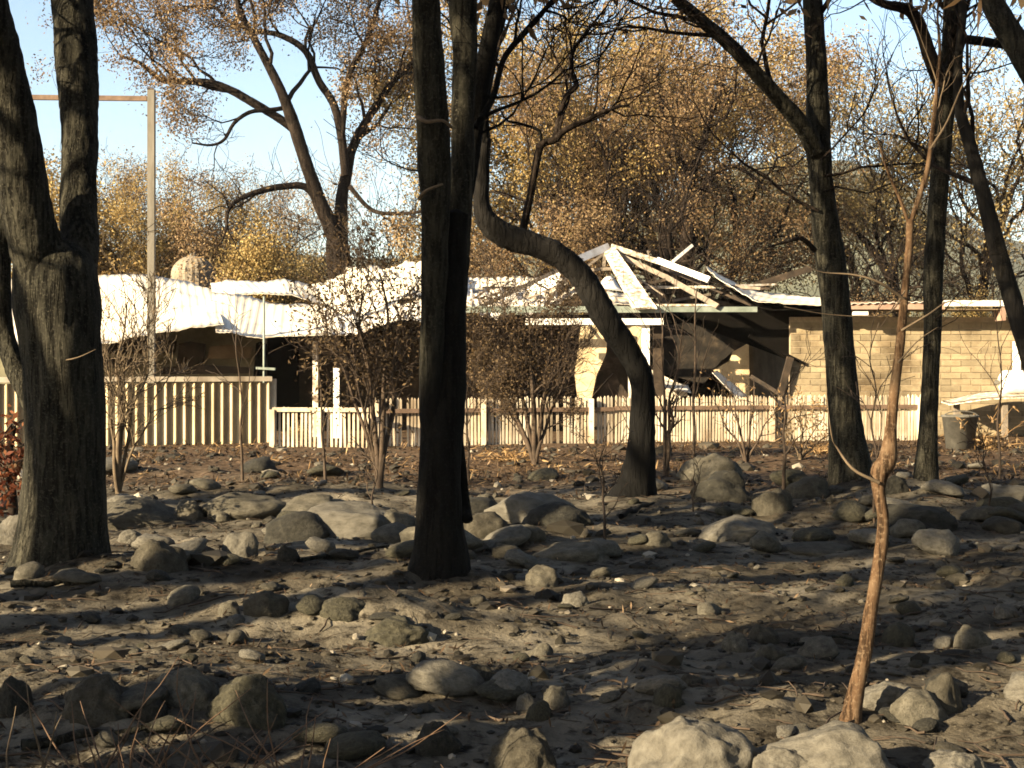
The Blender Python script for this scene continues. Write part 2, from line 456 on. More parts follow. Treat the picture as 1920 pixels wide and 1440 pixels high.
M['picket'] = mat_simple('weathered_white_paint', [(0.25, (0.297, 0.2341, 0.156)), (0.6, (0.648, 0.5783, 0.4536))], 3, (1, 1, .4), 0.75, 0.1, 0.01, 5, 0, 0.35)
M['rail'] = mat_simple('brown_rail', [(0.3, (0.07, 0.045, 0.03)), (0.7, (0.17, 0.115, 0.08))], 4)
M['tank'] = mat_simple('pale_tank', [(0.3, (0.126, 0.1035, 0.0765)), (0.7, (0.225, 0.1935, 0.1485))], 3)
M['grey_metal'] = mat_simple('grey_metal', [(0.3, (0.05, 0.0475, 0.04)), (0.7, (0.125, 0.1175, 0.1))], 5)
M['hill'] = mat_simple('wooded_hill', [(0.3, (0.035, 0.04, 0.024)), (0.7, (0.10, 0.10, 0.06))], 0.03, (1, 1, 1), 1.0, 0)

def mat_rock():
    m, nt, b = new_mat('ash_grey_rock')
    v = coords(nt)
    f = noise_tex(nt, v, 3.0, 8, 0.65); g = noise_tex(nt, v, 16.0, 5, 0.7)
    col = ramp(nt, f, [(0.30, (0.028, 0.026, 0.020)), (0.5, (0.072, 0.067, 0.053)), (0.72, (0.12, 0.112, 0.09))])
    col = mix(nt, ramp(nt, g, [(0.35, (1, 1, 1)), (0.5, (0, 0, 0))]), col, (0.05, 0.045, 0.035))
    oi = nt.nodes.new('ShaderNodeObjectInfo')
    col = mix(nt, 1.0, col, ramp(nt, oi.outputs['Random'], [(0, (0.55, 0.53, 0.5)), (1, (1.15, 1.13, 1.1))]), 'MULTIPLY')
    nt.links.new(col, b.inputs['Base Color'])
    b.inputs['Roughness'].default_value = 0.95; b.inputs['Specular IOR Level'].default_value = 0.15
    h = mix(nt, 0.4, f, g)
    bump(nt, b, h, 0.8, 0.03)
    return m
M['rock'] = mat_rock()
M['rock_dark'] = mat_simple('charred_rock', [(0.3, (0.007, 0.0065, 0.005)), (0.6, (0.025, 0.0235, 0.018)), (0.8, (0.06, 0.055, 0.0425))], 5, (1, 1, 1), 0.95, 0.8, 0.03)
M['rock_moss'] = mat_simple('mossy_rock', [(0.3, (0.014, 0.0133, 0.0084)), (0.6, (0.042, 0.0385, 0.0252)), (0.8, (0.084, 0.077, 0.0546))], 6, (1, 1, 1), 0.95, 0.8, 0.03)
M['rock_pale'] = mat_simple('pale_rock', [(0.28, (0.03888, 0.03525, 0.02748)), (0.5, (0.07776, 0.07154, 0.05806)), (0.75, (0.114, 0.1063, 0.08813))], 5, (1, 1, 1), 0.95, 0.8, 0.02)

def mat_ground():
    m, nt, b = new_mat('ash_ground')
    v = coords(nt)
    f = noise_tex(nt, v, 1.1, 8, 0.68); g = noise_tex(nt, v, 9.0, 7, 0.7); k = noise_tex(nt, v, 45.0, 3, 0.6)
    ash = ramp(nt, f, [(0.30, (0.016, 0.0142, 0.0108)), (0.45, (0.060, 0.0535, 0.0415)), (0.58, (0.112, 0.101, 0.080)), (0.74, (0.21, 0.19, 0.152))])
    col = mix(nt, ramp(nt, g, [(0.36, (1, 1, 1)), (0.5, (0, 0, 0))]), ash, (0.014, 0.012, 0.009))
    col = mix(nt, ramp(nt, k, [(0.66, (0, 0, 0)), (0.75, (1, 1, 1))]), col, (0.16, 0.145, 0.115))
    # broad patches where the soil burnt brown or the ash lies pale
    pt = noise_tex(nt, v, 0.42, 4, 0.55)
    col = mix(nt, 1.0, col, ramp(nt, pt, [(0.34, (0.55, 0.50, 0.44)), (0.5, (1.0, 0.98, 0.95)), (0.66, (1.55, 1.5, 1.42))]), 'MULTIPLY')
    # brown unburnt litter nearer the fences
    sp = nt.nodes.new('ShaderNodeSeparateXYZ'); tc = nt.nodes.new('ShaderNodeTexCoord')
    nt.links.new(tc.outputs['Object'], sp.inputs[0])
    ad = node(nt, 'ShaderNodeMath', operation='MULTIPLY_ADD'); ad.inputs[1].default_value = 9.0
    nt.links.new(f, ad.inputs[0]); nt.links.new(sp.outputs[1], ad.inputs[2])
    mr = node(nt, 'ShaderNodeMapRange'); mr.inputs[1].default_value = 21.5; mr.inputs[2].default_value = 26.5
    nt.links.new(ad.outputs[0], mr.inputs[0])
    lit = ramp(nt, g, [(0.32, (0.022, 0.014, 0.008)), (0.5, (0.07, 0.046, 0.028)), (0.68, (0.17, 0.12, 0.078))])
    col = mix(nt, mr.outputs[0], col, lit)
    nt.links.new(col, b.inputs['Base Color'])
    b.inputs['Roughness'].default_value = 1.0; b.inputs['Specular IOR Level'].default_value = 0.05
    bump(nt, b, mix(nt, 0.45, g, k), 1.0, 0.02)
    return m
M['ground'] = mat_ground()

# ------------------------------------------------------------------ ground and hills
def build_ground():
    ys = np.concatenate([np.linspace(-60, 3.6, 22), np.geomspace(3.9, 34, 330), np.geomspace(36, 2600, 34)])
    dense = np.linspace(-1, 1, 300)
    u = np.concatenate([-np.geomspace(1.05, 40, 20)[::-1], dense, np.geomspace(1.05, 40, 20)])
    w = np.maximum(0.40 * ys + 0.6, 2.6)
    w[ys > 36] = 15 + (ys[ys > 36] - 36) * .6
    w[ys < 3.7] = 2.6
    X = u[None, :] * w[:, None]; Y = np.repeat(ys[:, None], len(u), 1)
    Z = height(X.ravel(), Y.ravel()).reshape(X.shape)
    far = np.clip((Y - 90) / 400, 0, 1)
    Z = Z - far * 0.0
    acc = Acc()
    n, m = X.shape
    i = np.arange(n - 1)[:, None] * m; j = np.arange(m - 1)[None, :]
    acc.add(np.stack([X, Y, Z], -1).reshape(-1, 3), np.stack([i + j, i + j + 1, i + m + j + 1, i + m + j], -1).reshape(-1, 4))
    o = link('ground', acc.mesh('ground', M['ground']))
    tag(o, 'burnt ash covered ground with litter near the fences', None, None, 'structure')
build_ground()

def build_hill():
    # a wooded ridge far behind the house, seen through the trees
    n, m = 60, 16
    xs = np.linspace(-520, 620, n); v = np.linspace(0, 1, m)
    top = 62 + 16 * np.sin(xs / 130.0 + 0.6) + 9 * n2(xs, xs * 0, 0.02, 31) + 46 * np.exp(-((xs - 165) / 110) ** 2) + 20 * np.exp(-((xs + 170) / 90) ** 2)
    X = np.repeat(xs[:, None], m, 1); Y = 560 + 340 * np.repeat(v[None, :], n, 0)
    Z = -2 + (top[:, None] + 2) * np.sin(v * math.pi * .5)[None, :]
    Z = Z + (1.8 * vnoise(np.stack([X.ravel() * .12, Y.ravel() * .12, X.ravel() * 0], 1), 3)).reshape(Z.shape) * np.sin(v * math.pi * .5)[None, :]
    acc = Acc()
    i = np.arange(n - 1)[:, None] * m; j = np.arange(m - 1)[None, :]
    acc.add(np.stack([X, Y, Z], -1).reshape(-1, 3), np.stack([i + j, i + m + j, i + m + j + 1, i + j + 1], -1).reshape(-1, 4))
    tag(link('hill', acc.mesh('hill', M['hill'])), 'hazy wooded hill far behind the house', None, None, 'structure')
build_hill()

# ------------------------------------------------------------------ house
HD = 33.0
house = thing('house', (W(1200, 700, HD)[0], HD, 0), 'burnt-out cream brick house with buckled white roof sheets and bare rafters', 'house')
def hp(name, acc, mat, smooth=False, parent=None, label=None, kind=None):
    return part(name, acc, M[mat], parent or house, smooth, label, kind)

# long brick wall: courses of single bricks over a recessed mortar bed
xl, xr = W(1482, 0, HD)[0], W(1990, 0, HD)[0]
wa = Acc(); box(wa, (xl, HD + 0.012, -0.1), (xr, HD + 0.2, 2.72))
wall = hp('brick_wall', wa, 'mortar')
bl, bh = 0.46, 0.145
ba = Acc(); box(ba, (0, 0, 0), (bl - 0.016, 0.09, bh - 0.018))
brick_me = ba.mesh('brick', M['brick'], smooth=False)
ba = Acc(); box(ba, (0, 0, 0), (bl / 2 - 0.016, 0.09, bh - 0.018))
half_me = ba.mesh('half_brick', M['brick'], smooth=False)
hl = np.array(house.location)
for r in range(18):
    x = xl; first = r % 2 == 1
    while x < xr - 0.2:
        me = half_me if first else brick_me
        b = link('brick', me, wall, np.array([x + 0.004, HD - rng.uniform(0, 0.012), r * bh + 0.006]) - hl)
        x += bl / 2 if first else bl
        first = False
# eave and roof over the brick wall
a = Acc(); pbox(a, 1592, 566, 1772, 580, 32.25, 0.03); hp('fascia', a, 'fascia')
a = Acc(); pbox(a, 1772, 563, 1884, 574, 32.2, 0.10); hp('gutter', a, 'white', label='white gutter length over the brick wall')
a = Acc(); pbox(a, 1902, 567, 1960, 575, 32.2, 0.1); hp('gutter', a, 'white')
a = Acc(); pbox(a, 1878, 575, 1886, 601, 32.24, 0.5); hp('eave_end', a, 'fascia')
a = Acc(); pbox(a, 1600, 584, 1628, 591, 32.3, 0.1); hp('gutter_stub', a, 'white')
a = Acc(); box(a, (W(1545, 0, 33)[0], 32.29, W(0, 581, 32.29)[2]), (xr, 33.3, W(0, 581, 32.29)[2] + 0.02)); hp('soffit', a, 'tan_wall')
a = Acc(); sheet(a, [W(x, y, 36.5) for x, y in ((1545, 567), (1700, 569), (1960, 566))], [W(x, y, 32.2) for x, y in ((1540, 570), (1700, 566), (1960, 563))], 200, 6, 0.19, 0.012, 0.015, 3); hp('roof_sheet', a, 'roof_dirty', True)
# sagging sheet beside the rafters
top = [W(1325, 500, 36.5), W(1400, 541, 36.2), W(1450, 552, 36), W(1548, 557, 36)]
bot = [W(1335, 512, 33.2), W(1395, 553, 32.4), W(1435, 568, 32.2), W(1548, 572, 32.2)]
a = Acc(); sheet(a, top, bot, 130, 8, 0.19, 0.003, 0.05, 9); hp('roof_sheet', a, 'roof', True, label='sagging white roof sheet with a curved edge')
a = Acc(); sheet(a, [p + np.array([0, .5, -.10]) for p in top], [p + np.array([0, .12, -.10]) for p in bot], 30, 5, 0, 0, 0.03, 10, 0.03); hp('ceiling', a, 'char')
a = Acc(); prism(a, [(1244, 586), (1420, 580), (1546, 575), (1546, 608), (1511, 683), (1471, 672), (1400, 628), (1345, 604), (1246, 606)], 33.15, 0.05); hp('hanging_sheet', a, 'char', label='burnt ceiling sheet below the sagging roof, painted black for the room shade')  # dark sheet stands in for the shaded open interior
a = Acc(); beam(a, W(1412, 537, 37), W(1518, 504, 37), 0.17, 0.5); hp('fallen_beam', a, 'char_brown')
# back walls and inner walls
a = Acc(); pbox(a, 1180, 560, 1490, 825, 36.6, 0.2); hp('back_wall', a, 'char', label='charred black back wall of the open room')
a = Acc(); pbox(a, 560, 590, 1180, 830, 36.5, 0.2); hp('back_wall', a, 'char_brown')
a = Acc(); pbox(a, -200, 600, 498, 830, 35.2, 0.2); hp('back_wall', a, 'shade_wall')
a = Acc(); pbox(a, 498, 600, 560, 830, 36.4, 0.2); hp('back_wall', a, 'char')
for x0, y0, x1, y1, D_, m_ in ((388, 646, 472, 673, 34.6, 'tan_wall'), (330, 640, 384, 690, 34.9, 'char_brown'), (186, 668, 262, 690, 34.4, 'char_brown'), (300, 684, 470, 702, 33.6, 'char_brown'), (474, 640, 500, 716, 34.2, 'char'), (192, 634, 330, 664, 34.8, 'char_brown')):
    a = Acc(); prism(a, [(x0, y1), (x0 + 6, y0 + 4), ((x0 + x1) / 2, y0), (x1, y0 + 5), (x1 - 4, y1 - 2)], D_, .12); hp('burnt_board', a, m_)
a = Acc(); prism(a, [(1240, 610), (1330, 600), (1400, 634), (1398, 650), (1352, 676), (1335, 700), (1320, 720), (1240, 700)], 34.6, 0.1); hp('inner_wall', a, 'soot', label='soot mottled inner wall')
a = Acc(); prism(a, [(1338, 694), (1368, 676), (1374, 660), (1404, 644), (1406, 748), (1384, 750), (1362, 728)], 34.3, 0.12); hp('inner_wall', a, 'render', label='sunlit cream inner wall with a broken edge')
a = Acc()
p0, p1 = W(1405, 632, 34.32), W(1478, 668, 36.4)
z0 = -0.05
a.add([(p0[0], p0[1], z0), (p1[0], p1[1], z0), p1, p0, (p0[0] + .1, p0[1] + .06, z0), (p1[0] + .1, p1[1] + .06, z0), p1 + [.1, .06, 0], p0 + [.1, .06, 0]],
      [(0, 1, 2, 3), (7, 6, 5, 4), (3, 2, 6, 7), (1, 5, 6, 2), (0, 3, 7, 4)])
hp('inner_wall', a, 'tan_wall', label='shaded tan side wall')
a = Acc(); beam(a, W(1482, 670, 32.9), W(1462, 742, 32.9), 0.15, 0.12); hp('post', a, 'char_brown', label='burnt dark leaning post')
a = Acc(); beam(a, W(1404, 630, 33.0), W(1512, 684, 33.0), 0.07, 0.1); hp('fallen_beam', a, 'char')
a = Acc(); beam(a, W(1408, 706, 33.6), W(1464, 740, 33.2), 0.09, 0.1); hp('fallen_beam', a, 'char_brown')
a = Acc(); prism(a, [(1090, 612), (1142, 606), (1136, 665), (1118, 705), (1110, 745), (1085, 760), (1078, 700)], 33.5, 0.2); hp('pier', a, 'render', label='cream pier with cracked edges')
a = Acc(); prism(a, [(1155, 615), (1206, 610), (1206, 660), (1196, 700), (1175, 650)], 34.0, 0.15); hp('inner_wall', a, 'render')
a = Acc(); prism(a, [(1180, 700), (1215, 690), (1280, 722), (1290, 742), (1180, 760)], 33.7, 0.5); hp('rubble_slab', a, 'roof_dirty')
a = Acc(); prism(a, [(1110, 745), (1150, 700), (1180, 742), (1180, 800), (1100, 800)], 33.9, 0.4); hp('rubble_slab', a, 'char_brown')
a = Acc(); sheet(a, [W(1222, 706, 33.6), W(1290, 722, 33.8)], [W(1224, 722, 33.0), W(1296, 736, 33.1)], 12, 4, 0, 0, 0.02, 5); hp('fallen_sheet', a, 'white', True)
a = Acc(); sheet(a, [W(1345, 694, 33.4), W(1402, 742, 33.4)], [W(1336, 698, 33.0), W(1384, 748, 33.0)], 12, 4, 0, 0, 0.02, 6); hp('fallen_sheet', a, 'white', True)
# verandah front
a = Acc(); pbox(a, 872, 574, 1248, 586, 32.28, 0.10); pbox(a, 1248, 575, 1420, 585, 32.28, 0.1); hp('gutter', a, 'gutter', label='grey green gutter along the verandah')
a = Acc(); pbox(a, 1182, 570, 1345, 574, 32.3, 0.06); hp('gutter_lip', a, 'white_burnt')
a = Acc(); pbox(a, 985, 597, 1244, 609, 32.2, 0.1); hp('verandah_beam', a, 'white')
a = Acc(); pbox(a, 1204, 609, 1218, 822, 32.32, 0.14); hp('post', a, 'white', label='white verandah post under the beam')
a = Acc(); pbox(a, 586, 640, 596, 826, 32.6, 0.1); hp('post', a, 'white_burnt')
a = Acc(); pbox(a, 625, 690, 636, 826, 32.0, 0.1); hp('post', a, 'white')
a = Acc(); pbox(a, 1225, 612, 1244, 820, 33.0, 0.1); hp('post', a, 'char_brown')
# rafters and hip over the open verandah
def raf(x0, y0, x1, y1, D0, D1, wpx, mat, dp=0.05, name='rafter', label=None):
    a = Acc(); beam(a, W(x0, y0, D0), W(x1, y1, D1), wpx / F * (D0 + D1) / 2, dp); return hp(name, a, mat, label=label)
raf(1066, 494, 1140, 463, 34.0, 35.0, 14, 'white', 0.1, label='short white rafter rising to the apex')
a = Acc(); sheet(a, [W(1128, 468, 35), W(1180, 566, 32.3), W(1186, 577, 32.1)], [W(1152, 464, 35), W(1222, 562, 32.4), W(1232, 577, 32.1)], 26, 4, 0, 0, 0.02, 12, 0.03)
hp('hip_flashing', a, 'white_burnt', True, label='wide flaking white hip board down from the apex')
raf(1146, 462, 1238, 492, 35, 35.2, 10, 'white_burnt'); raf(1232, 488, 1330, 525, 35.2, 33.6, 12, 'white', label='white rafter end over the sagging roof')
raf(1160, 478, 1250, 520, 35, 34.2, 9, 'timber'); raf(1248, 519, 1346, 575, 34.2, 32.2, 10, 'timber', label='grey rafter dropping to the gutter')
raf(1206, 539, 1345, 538, 34, 34, 5, 'white_burnt', name='tie'); raf(1104, 506, 1162, 503, 34.6, 34.6, 6, 'timber', name='tie')
raf(1262, 490, 1298, 460, 36, 36.5, 6, 'white', name='broken_batten'); raf(1214, 470, 1222, 497, 35.5, 35.5, 3, 'timber', name='broken_batten')
raf(1100, 500, 1140, 470, 35.3, 35.6, 5, 'timber'); raf(1135, 466, 1132, 500, 35.2, 35.2, 6, 'timber', name='king_post')
raf(1070, 496, 880, 585, 34.2, 32.4, 7, 'timber'); raf(1085, 492, 1010, 590, 34.5, 32.4, 6, 'timber'); raf(1120, 520, 1030, 575, 35, 33, 6, 'white_burnt')
raf(1240, 500, 1410, 572, 36.2, 33.5, 7, 'char_brown'); raf(1160, 500, 1260, 575, 35.8, 33.4, 6, 'char_brown')
rj = random.Random(5)
for k in range(22):      # battens and broken timbers left lying in the open roof
    if k < 12: x, y, D_ = rj.uniform(880, 1090), rj.uniform(528, 572), rj.uniform(33.5, 36)
    else: x, y, D_ = rj.uniform(1150, 1390), rj.uniform(515, 575), rj.uniform(33.5, 36)
    l_, t_ = rj.uniform(25, 85), rj.uniform(-.7, .7)
    raf(x, y, x + l_ * math.cos(t_), y + l_ * math.sin(t_) * .8, D_, D_ + rj.uniform(-.8, .8), rj.uniform(2.5, 5.5), rj.choice(('timber', 'char_brown', 'white_burnt', 'timber')), 0.04, 'broken_batten')
# crumpled sheets
def rs_(top, bot, D0, D1, nu, nv, mat, wave=0.19, amp=0.012, cr=0.04, seed=0, name='roof_sheet', label=None, ck=1.2):
    a = Acc(); sheet(a, [W(x, y, D0) for x, y in top], [W(x, y, D1) for x, y in bot], nu, nv, wave, amp, cr, seed, 0.012, ck)
    return hp(name, a, mat, True, label=label)
rs_([(-120, 516), (30, 521), (190, 519), (290, 522), (398, 541)], [(-120, 648), (30, 643), (190, 640), (290, 627), (420, 614)], 37.5, 32.0, 420, 14, 'roof', amp=0.004, cr=0.13, ck=0.7, seed=21, label='long buckled white roof sheet above the corrugated fence')
rs_([(394, 531), (430, 526), (480, 527), (545, 528), (600, 545)], [(402, 560), (450, 553), (505, 551), (556, 557), (612, 579)], 37.4, 35.65, 200, 6, 'roof', amp=0.004, cr=0.10, ck=0.7, seed=22, label='upper white roof sheet along the torn gash')
rs_([(396, 552), (450, 555), (505, 566), (556, 570), (616, 572)], [(405, 618), (440, 622), (490, 632), (560, 629), (625, 622)], 35.5, 31.8, 200, 10, 'roof', amp=0.004, cr=0.10, ck=0.7, seed=22, label='lower white roof sheet along the torn gash')
rs_([(585, 540), (640, 512), (652, 497), (720, 494), (800, 488)], [(610, 600), (680, 596), (740, 572), (800, 568)], 38, 34.0, 160, 14, 'roof', cr=0.16, seed=24, label='crumpled white roof sheets behind the twiggy bush')
rs_([(600, 575), (660, 560), (760, 548), (860, 552)], [(615, 626), (690, 612), (770, 596), (860, 600)], 35.5, 32.0, 140, 14, 'roof_dirty', cr=0.2, seed=25)
rs_([(790, 490), (830, 500), (880, 522)], [(790, 560), (830, 565), (890, 568)], 38, 35, 60, 10, 'roof_dirty', cr=0.15, seed=27)
rs_([(866, 521), (950, 519), (1042, 517)], [(866, 540), (950, 540), (1030, 546)], 38.5, 37.3, 110, 6, 'roof', cr=0.03, seed=28, label='straight white roof strip behind the curved trunk')
rs_([(985, 545), (1022, 518), (1048, 508)], [(1000, 556), (1036, 540), (1054, 522)], 36, 35.2, 26, 8, 'white', 0.19, 0.0, 0.03, 29)
rs_([(866, 546), (950, 548), (1020, 548), (1085, 552)], [(866, 580), (950, 576), (1030, 574), (1090, 574)], 36.8, 33.0, 140, 12, 'roof_dirty', cr=0.22, seed=30, label='heap of crushed ash stained roof sheets', ck=2.0)
rs_([(1120, 535), (1136, 518), (1150, 519), (1164, 541)], [(1116, 542), (1136, 540), (1150, 541), (1168, 545)], 36.6, 36.0, 20, 6, 'white', 0, 0, 0.03, 31, name='fallen_sheet')
rs_([(1112, 546), (1150, 545), (1180, 552)], [(1118, 572), (1150, 570), (1192, 572)], 36, 33.5, 30, 8, 'roof_dirty', 0, 0, 0.12, 32, name='fallen_sheet', ck=2.0)
raf(1030, 548, 1060, 530, 34, 34, 5, 'white_burnt', name='bent_strip'); raf(1060, 530, 1070, 552, 34, 34, 6, 'white', name='bent_strip'); raf(1070, 552, 1050, 572, 34, 34, 5, 'white_burnt', name='bent_strip')
raf(1020, 575, 1045, 535, 34.3, 34.3, 4, 'timber', name='bent_strip'); raf(990, 560, 1070, 525, 35, 35, 4, 'timber', name='batten'); raf(900, 560, 1000, 530, 35, 36, 5, 'timber', name='batten')

# thin smoke still hanging in the air
hm = bpy.data.materials.new('smoke_haze'); hm.use_nodes = True
for n_ in list(hm.node_tree.nodes): hm.node_tree.nodes.remove(n_)
pv = hm.node_tree.nodes.new('ShaderNodeVolumePrincipled'); pv.inputs['Density'].default_value = 0.00012; pv.inputs['Color'].default_value = (0.92, 0.94, 0.96, 1); pv.inputs['Anisotropy'].default_value = 0.0
ho = hm.node_tree.nodes.new('ShaderNodeOutputMaterial'); hm.node_tree.links.new(pv.outputs[0], ho.inputs['Volume'])
a = Acc(); box(a, (-2600, -120, -4), (2600, 2700, 110))
tag(link('haze', a.mesh('haze', hm, smooth=False)), 'thin smoke haze over the burnt bush', 'haze', None, 'stuff')

# ------------------------------------------------------------------ things by the house
def post_thing(name, label, cat, loc): return thing(name, loc, label, cat)
t = thing('corner_pole', W(283, 0, 30.6) * [1, 1, 0], 'tall pale timber pole with a dark crossbar at its top', 'pole')
a = Acc(); pbox(a, 276, 168, 289, 850, 30.6, 0.14); part('pole', a, M['pole'], t, False)
a = Acc(); beam(a, W(-90, 181, 30.67), W(276, 185, 30.67), 0.10, 0.10); part('crossbar', a, M['rail'], t, False)
t = thing('thin_pole', W(495, 0, 30.3) * [1, 1, 0], 'thin grey pole standing at the end of the corrugated fence', 'pole')
a = Acc(); tube(a, [W(495, y, 30.3) for y in (850, 700, 556)], [0.028, 0.026, 0.024], 8); part('shaft', a, M['gutter'], t)
a = Acc(); beam(a, W(480, 690, 30.25), W(516, 692, 30.25), 0.05, 0.05); part('bracket', a, M['gutter'], t, False)

# corrugated fence, seen at a slant so only one flank of each rib takes the sun
fa = np.array([W(-160, 0, 27.5)[0], 27.5]); fb = np.array([W(508, 0, 30.0)[0], 30.0])
fd = (fb - fa); FL = np.linalg.norm(fd); fd /= FL; fn = np.array([fd[1], -fd[0]])
t = thing('corrugated_fence', (fa[0], fa[1], 0), 'tall cream corrugated steel fence with a pale top capping', 'fence')
pitch = 0.205
npan = 9; plen = FL / npan
for k in range(npan):
    a = Acc()
    s0, s1 = k * plen, (k + 1) * plen - 0.006
    prof = [(0, 0.0), (0.14, 0.0), (0.66, 0.105), (0.74, 0.105), (0.92, 0.0)]
    ss, oo = [], []
    m = round(plen / pitch); pw = (s1 - s0) / m
    for q in range(m):
        for f_, o_ in prof: ss.append(s0 + (q + f_) * pw); oo.append(o_)
    ss.append(s1); oo.append(0.0)
    ss = np.array(ss); oo = np.array(oo) + (k % 2) * 0.004
    XY = fa[None] + ss[:, None] * fd[None] + oo[:, None] * fn[None]
    n = len(ss)
    lo = np.column_stack([XY, np.full(n, -0.08)]); hi = np.column_stack([XY, np.full(n, 1.25)])
    bk = np.array([-fn[0] * .004, -fn[1] * .004, 0])
    V = np.vstack([lo, hi, lo + bk, hi + bk])
    i = np.arange(n - 1)
    a.add(V, np.vstack([np.stack([i, i + 1, n + i + 1, n + i], 1), np.stack([2 * n + i + 1, 2 * n + i, 3 * n + i, 3 * n + i + 1], 1), np.stack([n + i, n + i + 1, 3 * n + i + 1, 3 * n + i], 1)]))
    part('panel', a, M['metal_fence'], t, False)
a = Acc()
p = fa - fn * .03; q = fb - fn * .03
beam(a, (p[0], p[1], 1.33), (q[0], q[1], 1.33), 0.10, 0.30); part('capping', a, M['picket'], t, False)
a = Acc(); box(a, (fb[0] - .02, fb[1] - .02, -0.1), (fb[0] + .1, fb[1] + .1, 1.33)); part('post', a, M['picket'], t, False)

# picket fence in two runs
def picket_run(pa, Da, pb, Db, n, zt, zr, label, w, posts, rail_mat, skip=0.0, wob=0.012):
    A = np.array([W(pa, 0, Da)[0], Da]); B = np.array([W(pb, 0, Db)[0], Db])
    d = B - A; L = np.linalg.norm(d); d /= L; nn = np.array([d[1], -d[0]])
    t = thing('picket_fence', (A[0], A[1], 0), label, 'fence', 'picket fences before the house')
    acc = Acc(); ht = zt + 0.03
    acc.add([(-w / 2, -.01, 0), (w / 2, -.01, 0), (w / 2, .01, 0), (-w / 2, .01, 0), (-w / 2, -.01, ht - .04), (w / 2, -.01, ht - .04), (w / 2, .01, ht - .04), (-w / 2, .01, ht - .04), (0, -.01, ht), (0, .01, ht)],
            [(0, 1, 5, 4), (2, 3, 7, 6), (1, 2, 6, 5), (3, 0, 4, 7), (5, 6, 9, 8), (7, 4, 8, 9)], [(4, 5, 8), (6, 7, 9)])
    me = acc.mesh('picket', M['picket'], smooth=False)
    ang = math.atan2(d[1], d[0])
    for k in range(n):
        if rng.random() < skip: continue
        s = L * (k + .5) / n
        o = link('picket', me, t, (d[0] * s, d[1] * s, -0.03 - 0.012 * rng.random()))
        o.rotation_euler = (rng.normal() * .01, rng.normal() * wob, ang)
        o.scale = (rng.uniform(.85, 1.1), 1, rng.uniform(0.97, 1.015))
    for z in zr:
        a = Acc(); off = nn * 0.04
        beam(a, (A[0] + off[0], A[1] + off[1], z), (B[0] + off[0], B[1] + off[1], z), 0.085, 0.05); part('rail', a, M[rail_mat], t, False)
    for s in posts:
        a = Acc(); c = A + d * (s * L) - nn * .07
        c = A + d * (s * L) + nn * .09
        box(a, (c[0] - .05, c[1] - .02, -0.1), (c[0] + .05, c[1] + .06, zt - .06)); part('post', a, M['picket'], t, False)
    return t
picket_run(512, 28.4, 692, 28.2, 22, 0.80, (0.74,), 'open cream picket fence between corrugated fence and bush', 0.045, (0.0, 0.5), 'picket', 0.06)
picket_run(694, 28.6, 1150, 30.0, 70, 0.98, (0.70,), 'white picket fence behind the twiggy bushes with brown rail', 0.045, (0.02, .45, .90), 'rail', 0.08)
picket_run(1152, 30.0, 1728, 31.2, 104, 0.98, (0.72,), 'close set white picket fence before the brick wall', 0.042, (0.50, 0.99), 'rail', 0.0)

# dome topped tank behind the roof
c = W(362, 0, 43)
t = thing('water_tank', (c[0], 43, 0), 'pale dome topped tank showing above the white roof', 'tank')
a = Acc(); zz = CZ + (HY - 500) / F * 43; rr = 40 / F * 43
seg = 40; prof = [(rr, -0.05), (rr, zz - .25)] + [(rr * math.cos(u), zz - .25 + rr * .9 * math.sin(u)) for u in np.linspace(0.1, 1.5, 8)]
V = []
for r_, z_ in prof:
    for k in range(seg):
        f_ = 1.0 + (0.02 if k % 2 else -0.02)
        V.append((c[0] + r_ * f_ * math.cos(2 * math.pi * k / seg), 43 + r_ * f_ * math.sin(2 * math.pi * k / seg), z_))
i = np.arange(len(prof) - 1)[:, None] * seg; j = np.arange(seg)[None, :]
a.add(V, np.stack([i + j, i + (j + 1) % seg, i + seg + (j + 1) % seg, i + seg + j], -1).reshape(-1, 4))
part('shell', a, M['tank'], t, False)
a = Acc(); tube(a, [(c[0], 43, prof[-1][1] - .02), (c[0], 43, prof[-1][1] + .06)], [.12, .1], 10); part('cap', a, M['grey_metal'], t)

# objects along the wall at the end of the yard
t = thing('workbench', W(1840, 0, 31.4) * [1, 1, 0], 'pale slab table against the brick wall beside the fence end', 'table')
a = Acc(); sheet(a, [W(1765, 752, 32.6), W(1850, 735, 32.6), W(1960, 732, 32.6)], [W(1780, 757, 31.2), W(1850, 748, 31.2), W(1960, 742, 31.2)], 20, 5, 0, 0, 0.012, 3, 0.04); part('top', a, M['white_burnt'], t)
for x in (1790, 1880, 1950):
    a = Acc(); pbox(a, x, 756, x + 10, 830, 31.4, 0.1); part('leg', a, M['timber'], t, False)
def lathe(a, c, prof, seg=24):
    V = [(c[0] + r_ * math.cos(2 * math.pi * k / seg), c[1] + r_ * math.sin(2 * math.pi * k / seg), z_) for r_, z_ in prof for k in range(seg)]
    i = np.arange(len(prof) - 1)[:, None] * seg; j = np.arange(seg)[None, :]
    a.add(V, np.stack([i + j, i + (j + 1) % seg, i + seg + (j + 1) % seg, i + seg + j], -1).reshape(-1, 4))
c = W(1903, 0, 31.9); zt = 1.6 + (HY - 738) / F * 31.9
t = thing('drum', (c[0], 31.9, zt), 'rounded white metal drum lying on the slab table', 'drum')
a = Acc()
pr = [(0.001, -.34), (0.16, -.33), (0.25, -.27), (0.27, -.2), (0.27, .2), (0.25, .27), (0.16, .33), (0.001, .34)]
seg = 22
V = [(c[0] + h_, 31.9 + r_ * math.cos(2 * math.pi * k / seg), zt + .25 + r_ * math.sin(2 * math.pi * k / seg)) for r_, h_ in pr for k in range(seg)]
